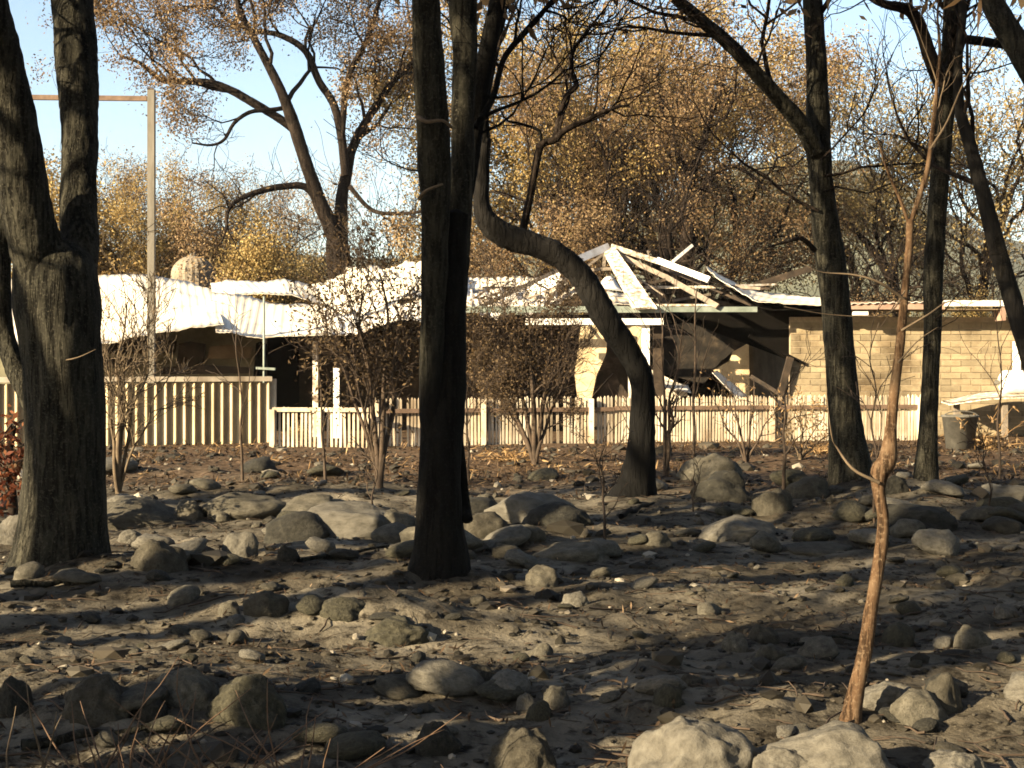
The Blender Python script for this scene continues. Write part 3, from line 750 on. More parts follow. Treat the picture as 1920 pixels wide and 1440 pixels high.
i = np.arange(len(pr) - 1)[:, None] * seg; j = np.arange(seg)[None, :]
a.add(V, np.stack([i + j, i + seg + j, i + seg + (j + 1) % seg, i + (j + 1) % seg], -1).reshape(-1, 4))
part('shell', a, M['white'], t)
a = Acc(); tube(a, [(c[0] - .34, 31.9, zt + .25), (c[0] - .44, 31.9, zt + .25)], [.05, .05], 10); part('valve', a, M['grey_metal'], t)
c = W(1800, 0, 27.5)
t = thing('bucket', (c[0], 27.5, 0), 'grey metal bucket standing on the litter by the table', 'bucket')
a = Acc(); lathe(a, c, [(.001, .02), (.26, .02), (.33, .62), (.35, .62), (.35, .66), (.32, .66), (.25, .06), (.001, .06)]); part('shell', a, M['grey_metal'], t)
a = Acc(); tube(a, [(c[0] + .34 * math.cos(u), 27.5 - .05, .62 + .12 * math.sin(u)) for u in np.linspace(0, math.pi, 12)], [.01] * 12, 6); part('handle', a, M['grey_metal'], t)
t = thing('white_pipe', W(1909, 0, 32.6) * [1, 1, 0], 'short white downpipe on the brick wall above the drum', 'pipe')
a = Acc(); pbox(a, 1902, 640, 1914, 702, 32.8, 0.12); part('pipe', a, M['white'], t, False)
a = Acc(); pbox(a, 1900, 696, 1916, 704, 32.78, 0.15); part('collar', a, M['white'], t, False)

# ------------------------------------------------------------------ standing trees near the camera
def spine(pts, D0, D1=None, n=None, wk=1.0):
    """(px, py, width px) list -> smooth centre line and radii, the limb leaning from D0 to D1"""
    D1 = D0 if D1 is None else D1
    k = len(pts)
    D = [D0 + (D1 - D0) * i / (k - 1) for i in range(k)]
    P = [W(x, y, d) for (x, y, w), d in zip(pts, D)]
    R = [[w * wk / 2 / F * d] * 3 for (x, y, w), d in zip(pts, D)]
    n = n or 20 * k
    return spline(P, n), np.maximum(spline(R, n)[:, 0], 0.002)

def limb(name, pts, D0, D1, mat, parent, sides=22, lump=0.10, seed=0, sub=None, label=None):
    a = Acc(); P, R = spine(pts, D0, D1, wk=.80 if mat == 'bark_orange' else 1.0)
    if name == 'trunk' and P[0][2] < P[-1][2]:     # root flare running down into the soil
        z0 = hz(P[0][0], P[0][1]); h_ = 4.5 * R[0]
        R = R * (1 + .38 * np.clip(1 - (P[:, 2] - z0) / h_, 0, 1) ** 2.2)
        P = np.vstack([P[0] - [0, 0, .35], P]); R = np.concatenate([[R[0] * 1.12], R])
    tube(a, P, R, sides, lump, seed)
    o = part(name, a, M[mat], parent, True, label)
    return o, P, R

def twigs(parent, seeds, mat, name='branches', lev=2, seed=1, leaf='rust', nleaf=7, **kw):
    """finer branching from (point, direction, length, radius) seeds, one mesh; and its leaves"""
    rs = np.random.default_rng(seed)
    a = Acc(); tips = []
    for p, d, L, r in seeds: grow(a, p, d, L, r, lev, tips, rs, **kw)
    part(name, a, M[mat], parent, kind='stuff')
    if leaf:
        b = Acc(); tt = [q for q in tips if q[-1][2] > CZ + HY / F * q[-1][1] + .4]     # leaves only above the frame, added to block sky light
        if tt: leaves(b, tt, nleaf, 0.25, 0.17, 0.035, rs, 0.8, 0.75)
        if tt: part('foliage', b, M[leaf], parent)
    return tips

def along(P, R, us, rs, L, ang=(0.5, 1.0), k=0.45, bias=(0, 0, 0.25)):
    out = []
    n = len(P)
    for u in us:
        i = min(int(u * (n - 1)), n - 2)
        d = P[i + 1] - P[i]; d /= np.linalg.norm(d)
        out.append((P[i], rot_dir(d, rs.uniform(*ang), rs) + np.array(bias), L * rs.uniform(.6, 1.3), R[i] * k))
    return out

def flare(pts): return pts

# 1 forked tree with three stems
r1 = np.random.default_rng(11)
D = 11.2
b = GP(115, 1072)
t1 = thing('gum_tree', b, 'thick grey gum tree forking into two big stems, rocks round its foot', 'tree')
limb('trunk', [(112, 1110, 185), (115, 1075, 150), (118, 1030, 132), (122, 900, 128), (122, 760, 138), (112, 640, 150), (105, 540, 155), (100, 490, 140), (95, 455, 80)], D, D, 'bark', t1, 72, 0.11, 3)
_, Pa, Ra = limb('stem', [(95, 560, 110), (70, 470, 100), (48, 380, 90), (32, 250, 82), (8, 130, 78), (-15, 30, 72), (-50, -150, 64), (-110, -500, 54), (-140, -900, 40), (-130, -1400, 20)], D, D - 1.0, 'bark', t1, 48, 0.12, 4)
_, Pb, Rb = limb('stem', [(120, 560, 95), (148, 480, 76), (146, 400, 68), (150, 300, 66), (147, 180, 74), (140, 60, 76), (135, -60, 72), (150, -300, 62), (210, -700, 50), (240, -1100, 36), (300, -1500, 18)], D, D + 1.2, 'bark', t1, 48, 0.12, 5)
_, Pc, Rc = limb('stem', [(88, 800, 62), (58, 735, 50), (30, 690, 40), (8, 620, 34), (4, 500, 32), (10, 380, 34), (-10, 250, 34), (-60, 60, 28), (-160, -200, 18)], D, D + .5, 'bark', t1, 20, 0.10, 6)
twigs(t1, along(Pa, Ra, (.55, .62, .7, .76, .82, .88, .94, 1), r1, 2.2) + along(Pb, Rb, (.58, .66, .72, .8, .86, .92, .96, 1), r1, 2.2), 'bark_far', 'branches', 3, 3, 'rust', 5, fall=.66)
a = Acc(); tube(a, spline([W(85, 680, D - .25), W(140, 672, D - .3), W(180, 655, D - .3)], 10), np.linspace(.008, .003, 10), 6); part('twig', a, M['twig_pale'], t1)

# 2 black double stemmed tree
r2 = np.random.default_rng(12)
D = 10.7
b = GP(822, 1092)
t2 = thing('gum_tree', b, 'twin stemmed gum charred up to its fork, its black deepened by painted shade', 'tree')
limb('trunk', [(825, 1120, 120), (824, 1085, 92), (826, 1040, 80), (824, 950, 76), (825, 860, 78), (830, 790, 82), (838, 720, 70), (842, 600, 62), (848, 480, 52), (856, 400, 44)], D, D, 'bark_char_shade', t2, 34, 0.10, 13)
_, Pa, Ra = limb('stem', [(824, 960, 24), (815, 860, 34), (808, 770, 44), (812, 600, 46), (816, 430, 52), (814, 300, 62), (808, 180, 62), (800, 60, 54), (796, -40, 52), (770, -300, 46), (740, -700, 34), (700, -1100, 18)], D + .03, D - .5, 'bark_base', t2, 28, 0.09, 14, label='grey unburnt face of the stem nearer the pole')
_, Pb, Rb = limb('stem', [(846, 620, 52), (854, 480, 52), (860, 400, 50), (868, 300, 44), (868, 200, 44), (872, 100, 46), (868, 0, 52), (876, -150, 46), (860, -500, 36), (880, -900, 20)], D + .05, D + .3, 'bark', t2, 28, 0.09, 15)
_, Pd, Rd = limb('stem', [(866, 420, 20), (878, 330, 32), (890, 230, 36), (904, 140, 36), (926, 40, 32), (940, -30, 30), (985, -200, 24), (1040, -500, 14)], D + .25, D + .9, 'bark_char_shade', t2, 22, 0.1, 16, label='thin black third stem leaning out')
_, Pe, Re = limb('limb', [(892, 240, 14), (925, 180, 12), (945, 110, 11), (985, 60, 12), (1020, 20, 10), (1060, -30, 8)], D + .3, D + .9, 'bark_char_shade', t2, 12, 0.08, 17)
a = Acc(); tube(a, spline([W(858, 780, D + .1), W(866, 860, D + .1), W(872, 940, D + .1), W(876, 975, D)], 14), np.linspace(.02, .045, 14), 10, .1); part('root_stem', a, M['bark_char_shade'], t2)
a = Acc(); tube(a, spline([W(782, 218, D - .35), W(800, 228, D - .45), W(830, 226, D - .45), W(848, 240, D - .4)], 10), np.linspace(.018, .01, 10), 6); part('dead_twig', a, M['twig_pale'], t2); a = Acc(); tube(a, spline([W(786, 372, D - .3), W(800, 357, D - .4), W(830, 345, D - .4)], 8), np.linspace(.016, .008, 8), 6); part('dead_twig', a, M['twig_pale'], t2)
sd = along(Pa, Ra, (.7, .78, .86, .92, 1), r2, 2.0) + along(Pb, Rb, (.74, .82, .9, 1), r2, 2.0) + along(Pd, Rd, (.75, .85, 1), r2, 1.4) + along(Pe, Re, (.35, .5, .65, .8, 1), r2, .8, k=.6)
sd += [(W(895, 225, D + .3), np.array([.7, .3, .5]), 1.0, .016), (W(900, 250, D + .3), np.array([.8, .2, .25]), .9, .012), (W(905, 180, D + .35), np.array([.9, .2, .05]), .7, .01), (W(800, 320, D), np.array([-.9, .3, .5]), .5, .008)]
twigs(t2, sd, 'bark_char_shade', 'branches', 2, 5, fall=.66, rmin=.003)

# 3 curved tree
r3 = np.random.default_rng(13)
D = 17.0
b = GP(1192, 938)
t3 = thing('gum_tree', b, 'slender gum with an S-bent trunk arching across the house', 'tree')
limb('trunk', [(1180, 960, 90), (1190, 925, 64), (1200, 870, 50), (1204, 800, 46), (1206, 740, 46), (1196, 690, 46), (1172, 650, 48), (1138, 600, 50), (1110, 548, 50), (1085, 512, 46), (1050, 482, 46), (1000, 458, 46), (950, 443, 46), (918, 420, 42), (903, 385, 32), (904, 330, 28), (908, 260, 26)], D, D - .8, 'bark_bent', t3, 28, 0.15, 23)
_, Pa, Ra = limb('limb', [(908, 270, 24), (906, 200, 22), (925, 100, 20), (945, 0, 18), (960, -150, 14), (940, -400, 8)], D - .8, D - 1.2, 'bark_char_shade', t3, 14, 0.08, 24)
_, Pb, Rb = limb('limb', [(978, 448, 15), (985, 410, 15), (996, 360, 14), (1005, 310, 14), (1015, 272, 15), (1040, 262, 13), (1060, 244, 12), (1100, 225, 9), (1140, 206, 7), (1180, 196, 4)], D - .4, D - .6, 'bark_far', t3, 12, 0.08, 25)
_, Pc, Rc = limb('limb', [(1040, 262, 11), (1050, 215, 10), (1062, 180, 10), (1080, 160, 11), (1072, 130, 9), (1075, 95, 8), (1100, 60, 6), (1135, 15, 4)], D - .5, D - .2, 'bark_far', t3, 10, 0.08, 26)
_, Pd, Rd = limb('limb', [(1015, 268, 6), (1010, 245, 6), (975, 232, 5), (950, 225, 4), (935, 200, 3)], D - .5, D - .7, 'bark_char_shade', t3, 8, 0.05, 27)
twigs(t3, along(Pa, Ra, (.3, .5, .7, .85, 1), r3, 1.4) + along(Pb, Rb, (.6, .7, .8, .9, 1), r3, 1.0, k=.55) + along(Pc, Rc, (.3, .5, .6, .7, .8, .9, 1), r3, 1.0, k=.55) + along(Pd, Rd, (.5, .8, 1), r3, .6, k=.6), 'bark_far', 'branches', 2, 6, rmin=.004)

# 4 straight forked tree
r4 = np.random.default_rng(14)
D = 17.6
b = GP(1598, 932)
t4 = thing('gum_tree', b, 'straight grey gum with one long limb slanting up over the rafters', 'tree')
_, P0, R0 = limb('trunk', [(1604, 955, 92), (1598, 925, 66), (1592, 860, 62), (1582, 760, 58), (1575, 660, 56), (1566, 560, 56), (1553, 460, 54), (1540, 350, 44), (1534, 260, 46), (1532, 150, 40), (1527, 50, 38), (1522, -60, 36), (1530, -300, 30), (1500, -700, 18), (1510, -1000, 8)], D, D + .4, 'bark', t4, 28, 0.08, 33)
_, Pa, Ra = limb('limb', [(1530, 285, 34), (1505, 238, 34), (1465, 190, 30), (1420, 140, 28), (1370, 85, 26), (1315, 38, 24), (1270, 0, 22), (1200, -60, 18), (1080, -160, 10)], D + .1, D - .8, 'bark', t4, 18, 0.08, 34)
a = Acc(); tube(a, spline([W(1528, 470, D - .3), W(1505, 448, D - .4), W(1480, 452, D - .4), W(1440, 463, D - .5)], 12), np.linspace(.035, .01, 12), 8); part('dead_branch', a, M['bark_far'], t4)
sd = along(P0, R0, (.72, .8, .86, .92, .97, 1), r4, 1.6, k=.3) + along(Pa, Ra, (.3, .42, .5, .6, .7, .8, .9, 1), r4, 1.5, k=.35)
sd += [(W(1545, 330, D), np.array([.8, .2, -.2]), 1.5, .02), (W(1545, 360, D), np.array([.75, .3, .3]), 1.3, .016), (W(1538, 300, D), np.array([.6, -.2, .7]), 1.2, .016), (W(1535, 395, D), np.array([-.8, -.2, .35]), 1.6, .022), (W(1420, 140, D - .3), np.array([.1, .1, 1]), .9, .02)]
twigs(t4, sd, 'bark_far', 'branches', 2, 7, rmin=.004)

# 5 slim tree behind the orange sapling
r5 = np.random.default_rng(15)
D = 16.4
b = GP(1738, 955)
t5 = thing('gum_tree', b, 'slim grey gum rising from a dark mound behind the orange sapling', 'tree')
_, P0, R0 = limb('trunk', [(1722, 985, 90), (1732, 945, 42), (1738, 860, 34), (1742, 760, 32), (1748, 640, 32), (1750, 520, 36), (1756, 420, 36), (1764, 300, 34), (1775, 180, 32), (1782, 60, 30), (1785, -60, 28), (1800, -350, 22), (1790, -800, 10)], D, D + .3, 'bark', t5, 24, 0.08, 43)
_, Pa, Ra = limb('limb', [(1765, 160, 26), (1745, 110, 26), (1728, 60, 24), (1705, 20, 22), (1660, 8, 16), (1630, -8, 14), (1570, -60, 10)], D, D - .4, 'bark_far', t5, 16, 0.08, 44)
_, Pb, Rb = limb('limb', [(1788, 72, 16), (1830, 76, 18), (1870, 82, 16), (1910, 90, 12)], D, D + .6, 'bark_char_shade', t5, 12, 0.06, 45, label='black level limb')
twigs(t5, along(P0, R0, (.7, .78, .86, .94, 1), r5, 1.4, k=.35) + along(Pa, Ra, (.4, .6, .75, .9, 1), r5, 1.2, k=.4) + along(Pb, Rb, (1,), r5, .8) + [(W(1752, 600, D), np.array([.7, -.3, .5]), .9, .008), (W(1752, 620, D), np.array([.8, -.2, .4]), .8, .006)], 'bark_far', 'branches', 2, 8, rmin=.003)

# 6 leaning tree at the frame edge
r6 = np.random.default_rng(16)
D = 15.5
bx = W(1985, 0, D)[0]
t6 = thing('gum_tree', (bx, D, hz(bx, D)), 'leaning gum bent away from the drum, its foot out of the picture', 'tree')
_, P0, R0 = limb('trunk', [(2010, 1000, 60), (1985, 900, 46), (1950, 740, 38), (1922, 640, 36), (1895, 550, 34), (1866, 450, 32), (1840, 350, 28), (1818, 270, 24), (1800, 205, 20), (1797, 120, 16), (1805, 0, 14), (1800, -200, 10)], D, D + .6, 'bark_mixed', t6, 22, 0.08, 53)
twigs(t6, along(P0, R0, (.55, .62, .7, .76, .82, .9, 1), r6, 1.3, k=.4), 'bark_far', 'branches', 2, 9, rmin=.003)
D = 13.0
bx = W(2120, 0, D)[0]
t7 = thing('gum_tree', (bx, D, hz(bx, D)), 'thick gum limb crossing the top corner above the slim grey gum', 'tree')
_, P0, R0 = limb('trunk', [(2130, 1040, 110), (2110, 900, 90), (2080, 600, 80), (2020, 300, 70), (1965, 180, 60), (1915, 95, 50), (1880, 40, 46), (1850, -20, 40), (1780, -200, 34), (1700, -500, 20)], D, D + .5, 'bark', t7, 22, 0.08, 63)
twigs(t7, along(P0, R0, (.8, .9, 1), r6, 1.6, k=.35), 'bark_far', 'branches', 2, 10)

# 7 orange barked sapling in front
r7 = np.random.default_rng(17)
D = 6.65
b = GP(1596, 1352)
Ds = b[1]
t8 = thing('sapling', b, 'crooked orange barked sapling standing before the pale boulders', 'tree')
_, P0, R0 = limb('trunk', [(1590, 1368, 44), (1596, 1345, 38), (1604, 1300, 38), (1622, 1220, 34), (1632, 1150, 32), (1643, 1085, 30), (1653, 1020, 29), (1656, 970, 27), (1648, 920, 30), (1650, 885, 44), (1664, 862, 44), (1670, 810, 28), (1676, 740, 24), (1686, 660, 22), (1692, 600, 20), (1698, 530, 17), (1704, 470, 17), (1706, 412, 18)], Ds, Ds + .1, 'bark_orange', t8, 24, 0.09, 73)
_, Pa, Ra = limb('limb', [(1706, 420, 13), (1720, 380, 13), (1738, 320, 12), (1748, 250, 11), (1756, 170, 9), (1762, 90, 7), (1758, 20, 5), (1770, -60, 4)], Ds + .1, Ds + .15, 'bark_orange', t8, 12, 0.06, 74)
_, Pb, Rb = limb('limb', [(1704, 420, 9), (1690, 380, 8), (1672, 340, 7), (1660, 310, 5), (1645, 260, 3)], Ds + .1, Ds, 'bark_orange', t8, 10, 0.06, 75)
a = Acc()
for pl, w0 in (([(1648, 905, 0), (1600, 880, 0), (1570, 840, 0), (1558, 810, 0), (1548, 720, 0)], 7), ([(1690, 620, 0), (1740, 590, 0), (1780, 565, 0), (1815, 575, 0)], 5), ([(1694, 560, 0), (1650, 530, 0), (1600, 515, 0), (1540, 510, 0), (1500, 492, 0)], 6), ([(1684, 680, 0), (1720, 640, 0), (1760, 612, 0)], 4), ([(1744, 280, 0), (1775, 230, 0), (1800, 170, 0), (1825, 120, 0), (1845, 70, 0)], 5), ([(1697, 545, 0), (1660, 590, 0), (1560, 590, 0), (1470, 575, 0)], 3.5)):
    P = spline([W(x, y, Ds - .05 + .1 * random.random()) for x, y, _ in pl], 16)
    a = Acc(); tube(a, P, np.linspace(w0 / 2 / F * Ds, .001, 16), 6); part('side_twig', a, M['twig_pale'], t8)
twigs(t8, along(Pa, Ra, (.35, .5, .6, .7, .8, .9, 1), r7, .32, k=.5) + along(Pb, Rb, (.5, .8, 1), r7, .25, k=.5), 'twig_pale', 'branches', 1, 12, rmin=.0012)
a = Acc()   # swollen burl with a dark split below it
ico = None

# ------------------------------------------------------------------ dead saplings and shrubs
def stick_plant(name, label, px, py, stems, mat, lev, seed, group=None, cat='shrub', leaf=None, nleaf=0, lsz=(.07, .012), spread=.08, kids=(2, 4), rmin=.0035, gnarl=.3, keep=1.0):
    b = GP(px, py)
    t = thing(name, b, label, cat, group)
    rs = np.random.default_rng(seed)
    D = b[1]; k = D / F
    tips = []
    for dx, hgt, wpx in stems:
        a = Acc()
        P = [b + np.array([0, 0, -.05])]
        n = 6
        for i in range(1, n + 1):
            u = i / n
            P.append(b + np.array([dx * k * u ** 1.2 + rs.normal() * .04 * u, rs.normal() * .12 * u, hgt * k * u]))
        R = np.linspace(wpx / 2 * k, max(wpx * .12 * k, rmin), n + 1)
        Q = spline(P, 22); RR = np.interp(np.linspace(0, 1, 22), np.linspace(0, 1, n + 1), R)
        tube(a, Q, RR, 8, 0.08, seed)
        if lev >= 0:
            for u in np.linspace(.35, 1, 6):
                i = min(int(u * 21), 20); d = Q[i + 1] - Q[i]; d /= np.linalg.norm(d)
                grow(a, Q[i], rot_dir(d, rs.uniform(.3, .75), rs), hgt * k * rs.uniform(.2, .38), RR[i] * .6, lev, tips, rs, .06, gnarl, kids, (6, 5, 4, 3), (.35, .8), .65, rmin)
        part('stem', a, M[mat], t)
    if leaf:
        f = Acc(); leaves(f, tips, nleaf, spread, lsz[0], lsz[1], rs, .2, keep); part('foliage', f, M[leaf], t)
    return t

stick_plant('dead_shrub', 'bare multi stemmed shrub beside the thick forked gum, in front of the corrugated fence', 222, 925, [(-40, 300, 9), (5, 360, 11), (25, 330, 7), (70, 330, 8), (110, 260, 6), (-20, 210, 7)], 'twig_pale', 2, 101, rmin=.004)
stick_plant('dead_shrub', 'dark twiggy bush on forked stems before the crumpled roof', 712, 915, [(-110, 330, 9), (-35, 370, 12), (20, 400, 13), (50, 330, 11), (-60, 280, 7)], 'twig', 2, 102, leaf='dead', nleaf=7, lsz=(.06, .013), spread=.10, kids=(3, 4), keep=.7)
stick_plant('dead_shrub', 'dense brown twiggy bush with a short black trunk by the picket fence', 1003, 872, [(-110, 230, 9), (-60, 270, 10), (-10, 280, 13), (40, 260, 10), (70, 200, 8), (-90, 170, 7)], 'twig', 3, 103, leaf='dead', nleaf=3, lsz=(.055, .012), spread=.10, kids=(3, 4), keep=.7)
stick_plant('dead_shrub', 'thin bare shrub hard beside the black trunk of the bent gum', 1248, 890, [(10, 150, 14), (35, 290, 8), (-10, 330, 7)], 'twig', 1, 104)
stick_plant('dead_shrub', 'small bare shrub with arching twigs before the close set pickets', 1400, 870, [(-70, 120, 5), (-30, 150, 6), (20, 160, 6), (60, 110, 5)], 'twig', 1, 105, leaf='straw', nleaf=2, lsz=(.07, .012))
stick_plant('dead_shrub', 'straw coloured dry shrub below the white fence post', 1500, 862, [(-40, 80, 4), (10, 110, 5), (45, 90, 4), (80, 60, 4)], 'twig_pale', 1, 106, leaf='straw', nleaf=4, lsz=(.10, .014))
for px, py, h_, w_, s_, lb in ((1135, 1040, 210, 7, 111, 'thin black burnt stick upright between the flat rocks'), (1470, 930, 230, 8, 112, 'thin burnt sapling beside the upright rock'), (702, 985, 150, 5, 113, 'spindly dead sapling on the pale rocks near the black twin gum'),
                               (1300, 960, 90, 4, 114, 'short burnt twig upright by the bent gum roots'), (1300, 862, 330, 7, 115, 'tall bare sapling before the open room'), (1640, 985, 380, 6, 116, 'bare sapling rising between the straight gum and slim gum'),
                               (1875, 900, 320, 6, 117, 'forked bare sapling in front of the brick wall end'), (1858, 975, 160, 5, 118, 'short burnt sapling leaning by the dry frond heap'), (610, 900, 260, 6, 119, 'bare sapling before the open cream pickets'), (455, 905, 300, 6, 120, 'bare sapling in front of the corrugated fence end'),
                               (1180, 880, 200, 5, 121, 'dead sapling standing behind the bent gum'), (880, 905, 190, 5, 122, 'dead sapling just behind the black twin gum')):
    stick_plant('dead_sapling', lb, px, py, [(random.uniform(-20, 20), h_, w_)], 'twig', 1, s_, 'burnt saplings among the rocks', 'sapling')

# red scorched shrub at the picture edge and its orange branch
b = GP(22, 1000)
t = thing('scorched_shrub', b, 'rust red scorched shrub with a broken orange branch beside the forked gum', 'shrub')
k = b[1] / F
a = Acc(); tube(a, spline([b, b + [k * 2, 0, 60 * k], b + [-k * 6, 0, 130 * k], b + [k * 4, 0, 200 * k]], 16), np.linspace(11 * k, 5 * k, 16), 10, .12); part('stem', a, M['bark_far'], t)
a = Acc(); tube(a, spline([b + [-6 * k, 0, 120 * k], b + [20 * k, -.1, 130 * k], b + [58 * k, -.2, 137 * k]], 12), np.linspace(5 * k, 11 * k, 12), 10, .12); part('broken_branch', a, M['bark_orange'], t)
rs = np.random.default_rng(5); tips = []; a = Acc()
for q in range(12):
    grow(a, b + [0, 0, (40 + 15 * q) * k], rs.normal(size=3) * [1, 1, .5], 55 * k, 2.5 * k, 1, tips, rs, .0)
part('branches', a, M['twig'], t)
f = Acc(); leaves(f, tips, 7, .06, .09, .02, rs, .6); part('foliage', f, M['red'], t)

# heap of dry fronds by the table
def frond_clump(name, label, px, py, n, L, mat, seed, cat='plant', group=None, upr=.5, w=.012):
    b = GP(px, py); t = thing(name, b, label, cat, group)
    rs = np.random.default_rng(seed)
    for q in range(n):
        d = rs.normal(size=3); d[2] = abs(d[2]) * .5 + upr; d /= np.linalg.norm(d)
        l = L * rs.uniform(.5, 1.2)
        P = [b + [rs.normal() * L * .15, rs.normal() * L * .1, -.02]]
        for s in range(1, 6):
            d = d + np.array([rs.normal() * .12, rs.normal() * .12, -.10 * (1 if upr < .6 else .3)]); d /= np.linalg.norm(d)
            P.append(P[-1] + d * l / 5)
        a = Acc(); tube(a, spline(P, 10), np.linspace(w, w * .3, 10), 5)
        if upr < .6:
            f = Acc()
            P = np.array(P)
            leaves(a, [P], 16, .03, .16, .014, rs, .3)
        part('frond' if upr < .6 else 'stalk', a, M[mat], t)
    return t
frond_clump('dry_fern', 'heap of orange brown dry fronds beside the grey bucket', 1850, 842, 26, .9, 'straw', 61)
frond_clump('dry_fern', 'small heap of orange litter fronds at the foot of the brown twiggy bush', 955, 862, 14, .5, 'straw', 62, upr=.2)
frond_clump('dry_fern', 'dry tan fronds before the close set white pickets', 1560, 850, 14, .5, 'straw', 63, upr=.3)
frond_clump('dry_fern', 'tangle of dry brown stalks piled on the open cream picket fence', 560, 812, 24, .55, 'rust', 64, upr=.4)

# dry stalks close to the camera
for px, py, n, L, s_, lb in ((215, 1470, 16, .5, 71, 'reddish dry stalks standing at the bottom edge below the dark boulders'), (405, 1480, 14, .5, 72, 'reddish dry stalks under the round mossy boulder'),
                             (600, 1490, 16, .52, 73, 'thin upright dry stalks at the bottom edge next to the deep shadow'), (300, 1500, 14, .42, 74, 'low tangle of pinkish dry stalks between two stalk clumps'), (880, 1500, 8, .2, 75, 'short dry stalks at the bottom edge by the black boulder')):
    frond_clump('dry_stalks', lb, px, py, n, L, 'stem_red', s_, 'plant', 'dry stalks at the picture bottom', .75, .005)
frond_clump('dry_stalks', 'yellow forked dry stalk leaning in the bottom corner', 50, 1470, 5, .40, 'twig_pale', 76, 'plant', 'dry stalks at the picture bottom', .8, .006)

# ------------------------------------------------------------------ rocks
def rock_mesh(seed, sub, mat, planes=10, ang=0.5):
    import bmesh
    bm = bmesh.new(); bmesh.ops.create_icosphere(bm, subdivisions=sub, radius=1.0)
    rs = np.random.default_rng(seed)
    V = np.array([v.co[:] for v in bm.verts])
    # cleft faces: clip the ball with a few planes, then roughen it
    for _ in range(planes):
        n = rs.normal(size=3); n /= np.linalg.norm(n); d = rs.uniform(.72, .93)
        s = V @ n
        V = V - np.where(s > d, (s - d) * (0.55 + ang * .5), 0)[:, None] * n
    o = rs.uniform(0, 50, 3)
    f = 1 + (.18 if planes else .07) * vnoise(V * 1.3 + o, seed) + .11 * vnoise(V * 3.1 + o, seed + 1) + .06 * vnoise(V * 7 + o, seed + 2) + (.02 * vnoise(V * 15 + o, seed + 3) if sub > 3 else 0)
    V = V * f[:, None]
    V[:, 2] = np.where(V[:, 2] < -.35, -.35 + (V[:, 2] + .35) * .3, V[:, 2])
    for v, c in zip(bm.verts, V): v.co = c
    me = bpy.data.meshes.new('rock'); bm.to_mesh(me); bm.free()
    me.polygons.foreach_set('use_smooth', np.full(len(me.polygons), True))
    me.materials.append(M[mat])
    return me

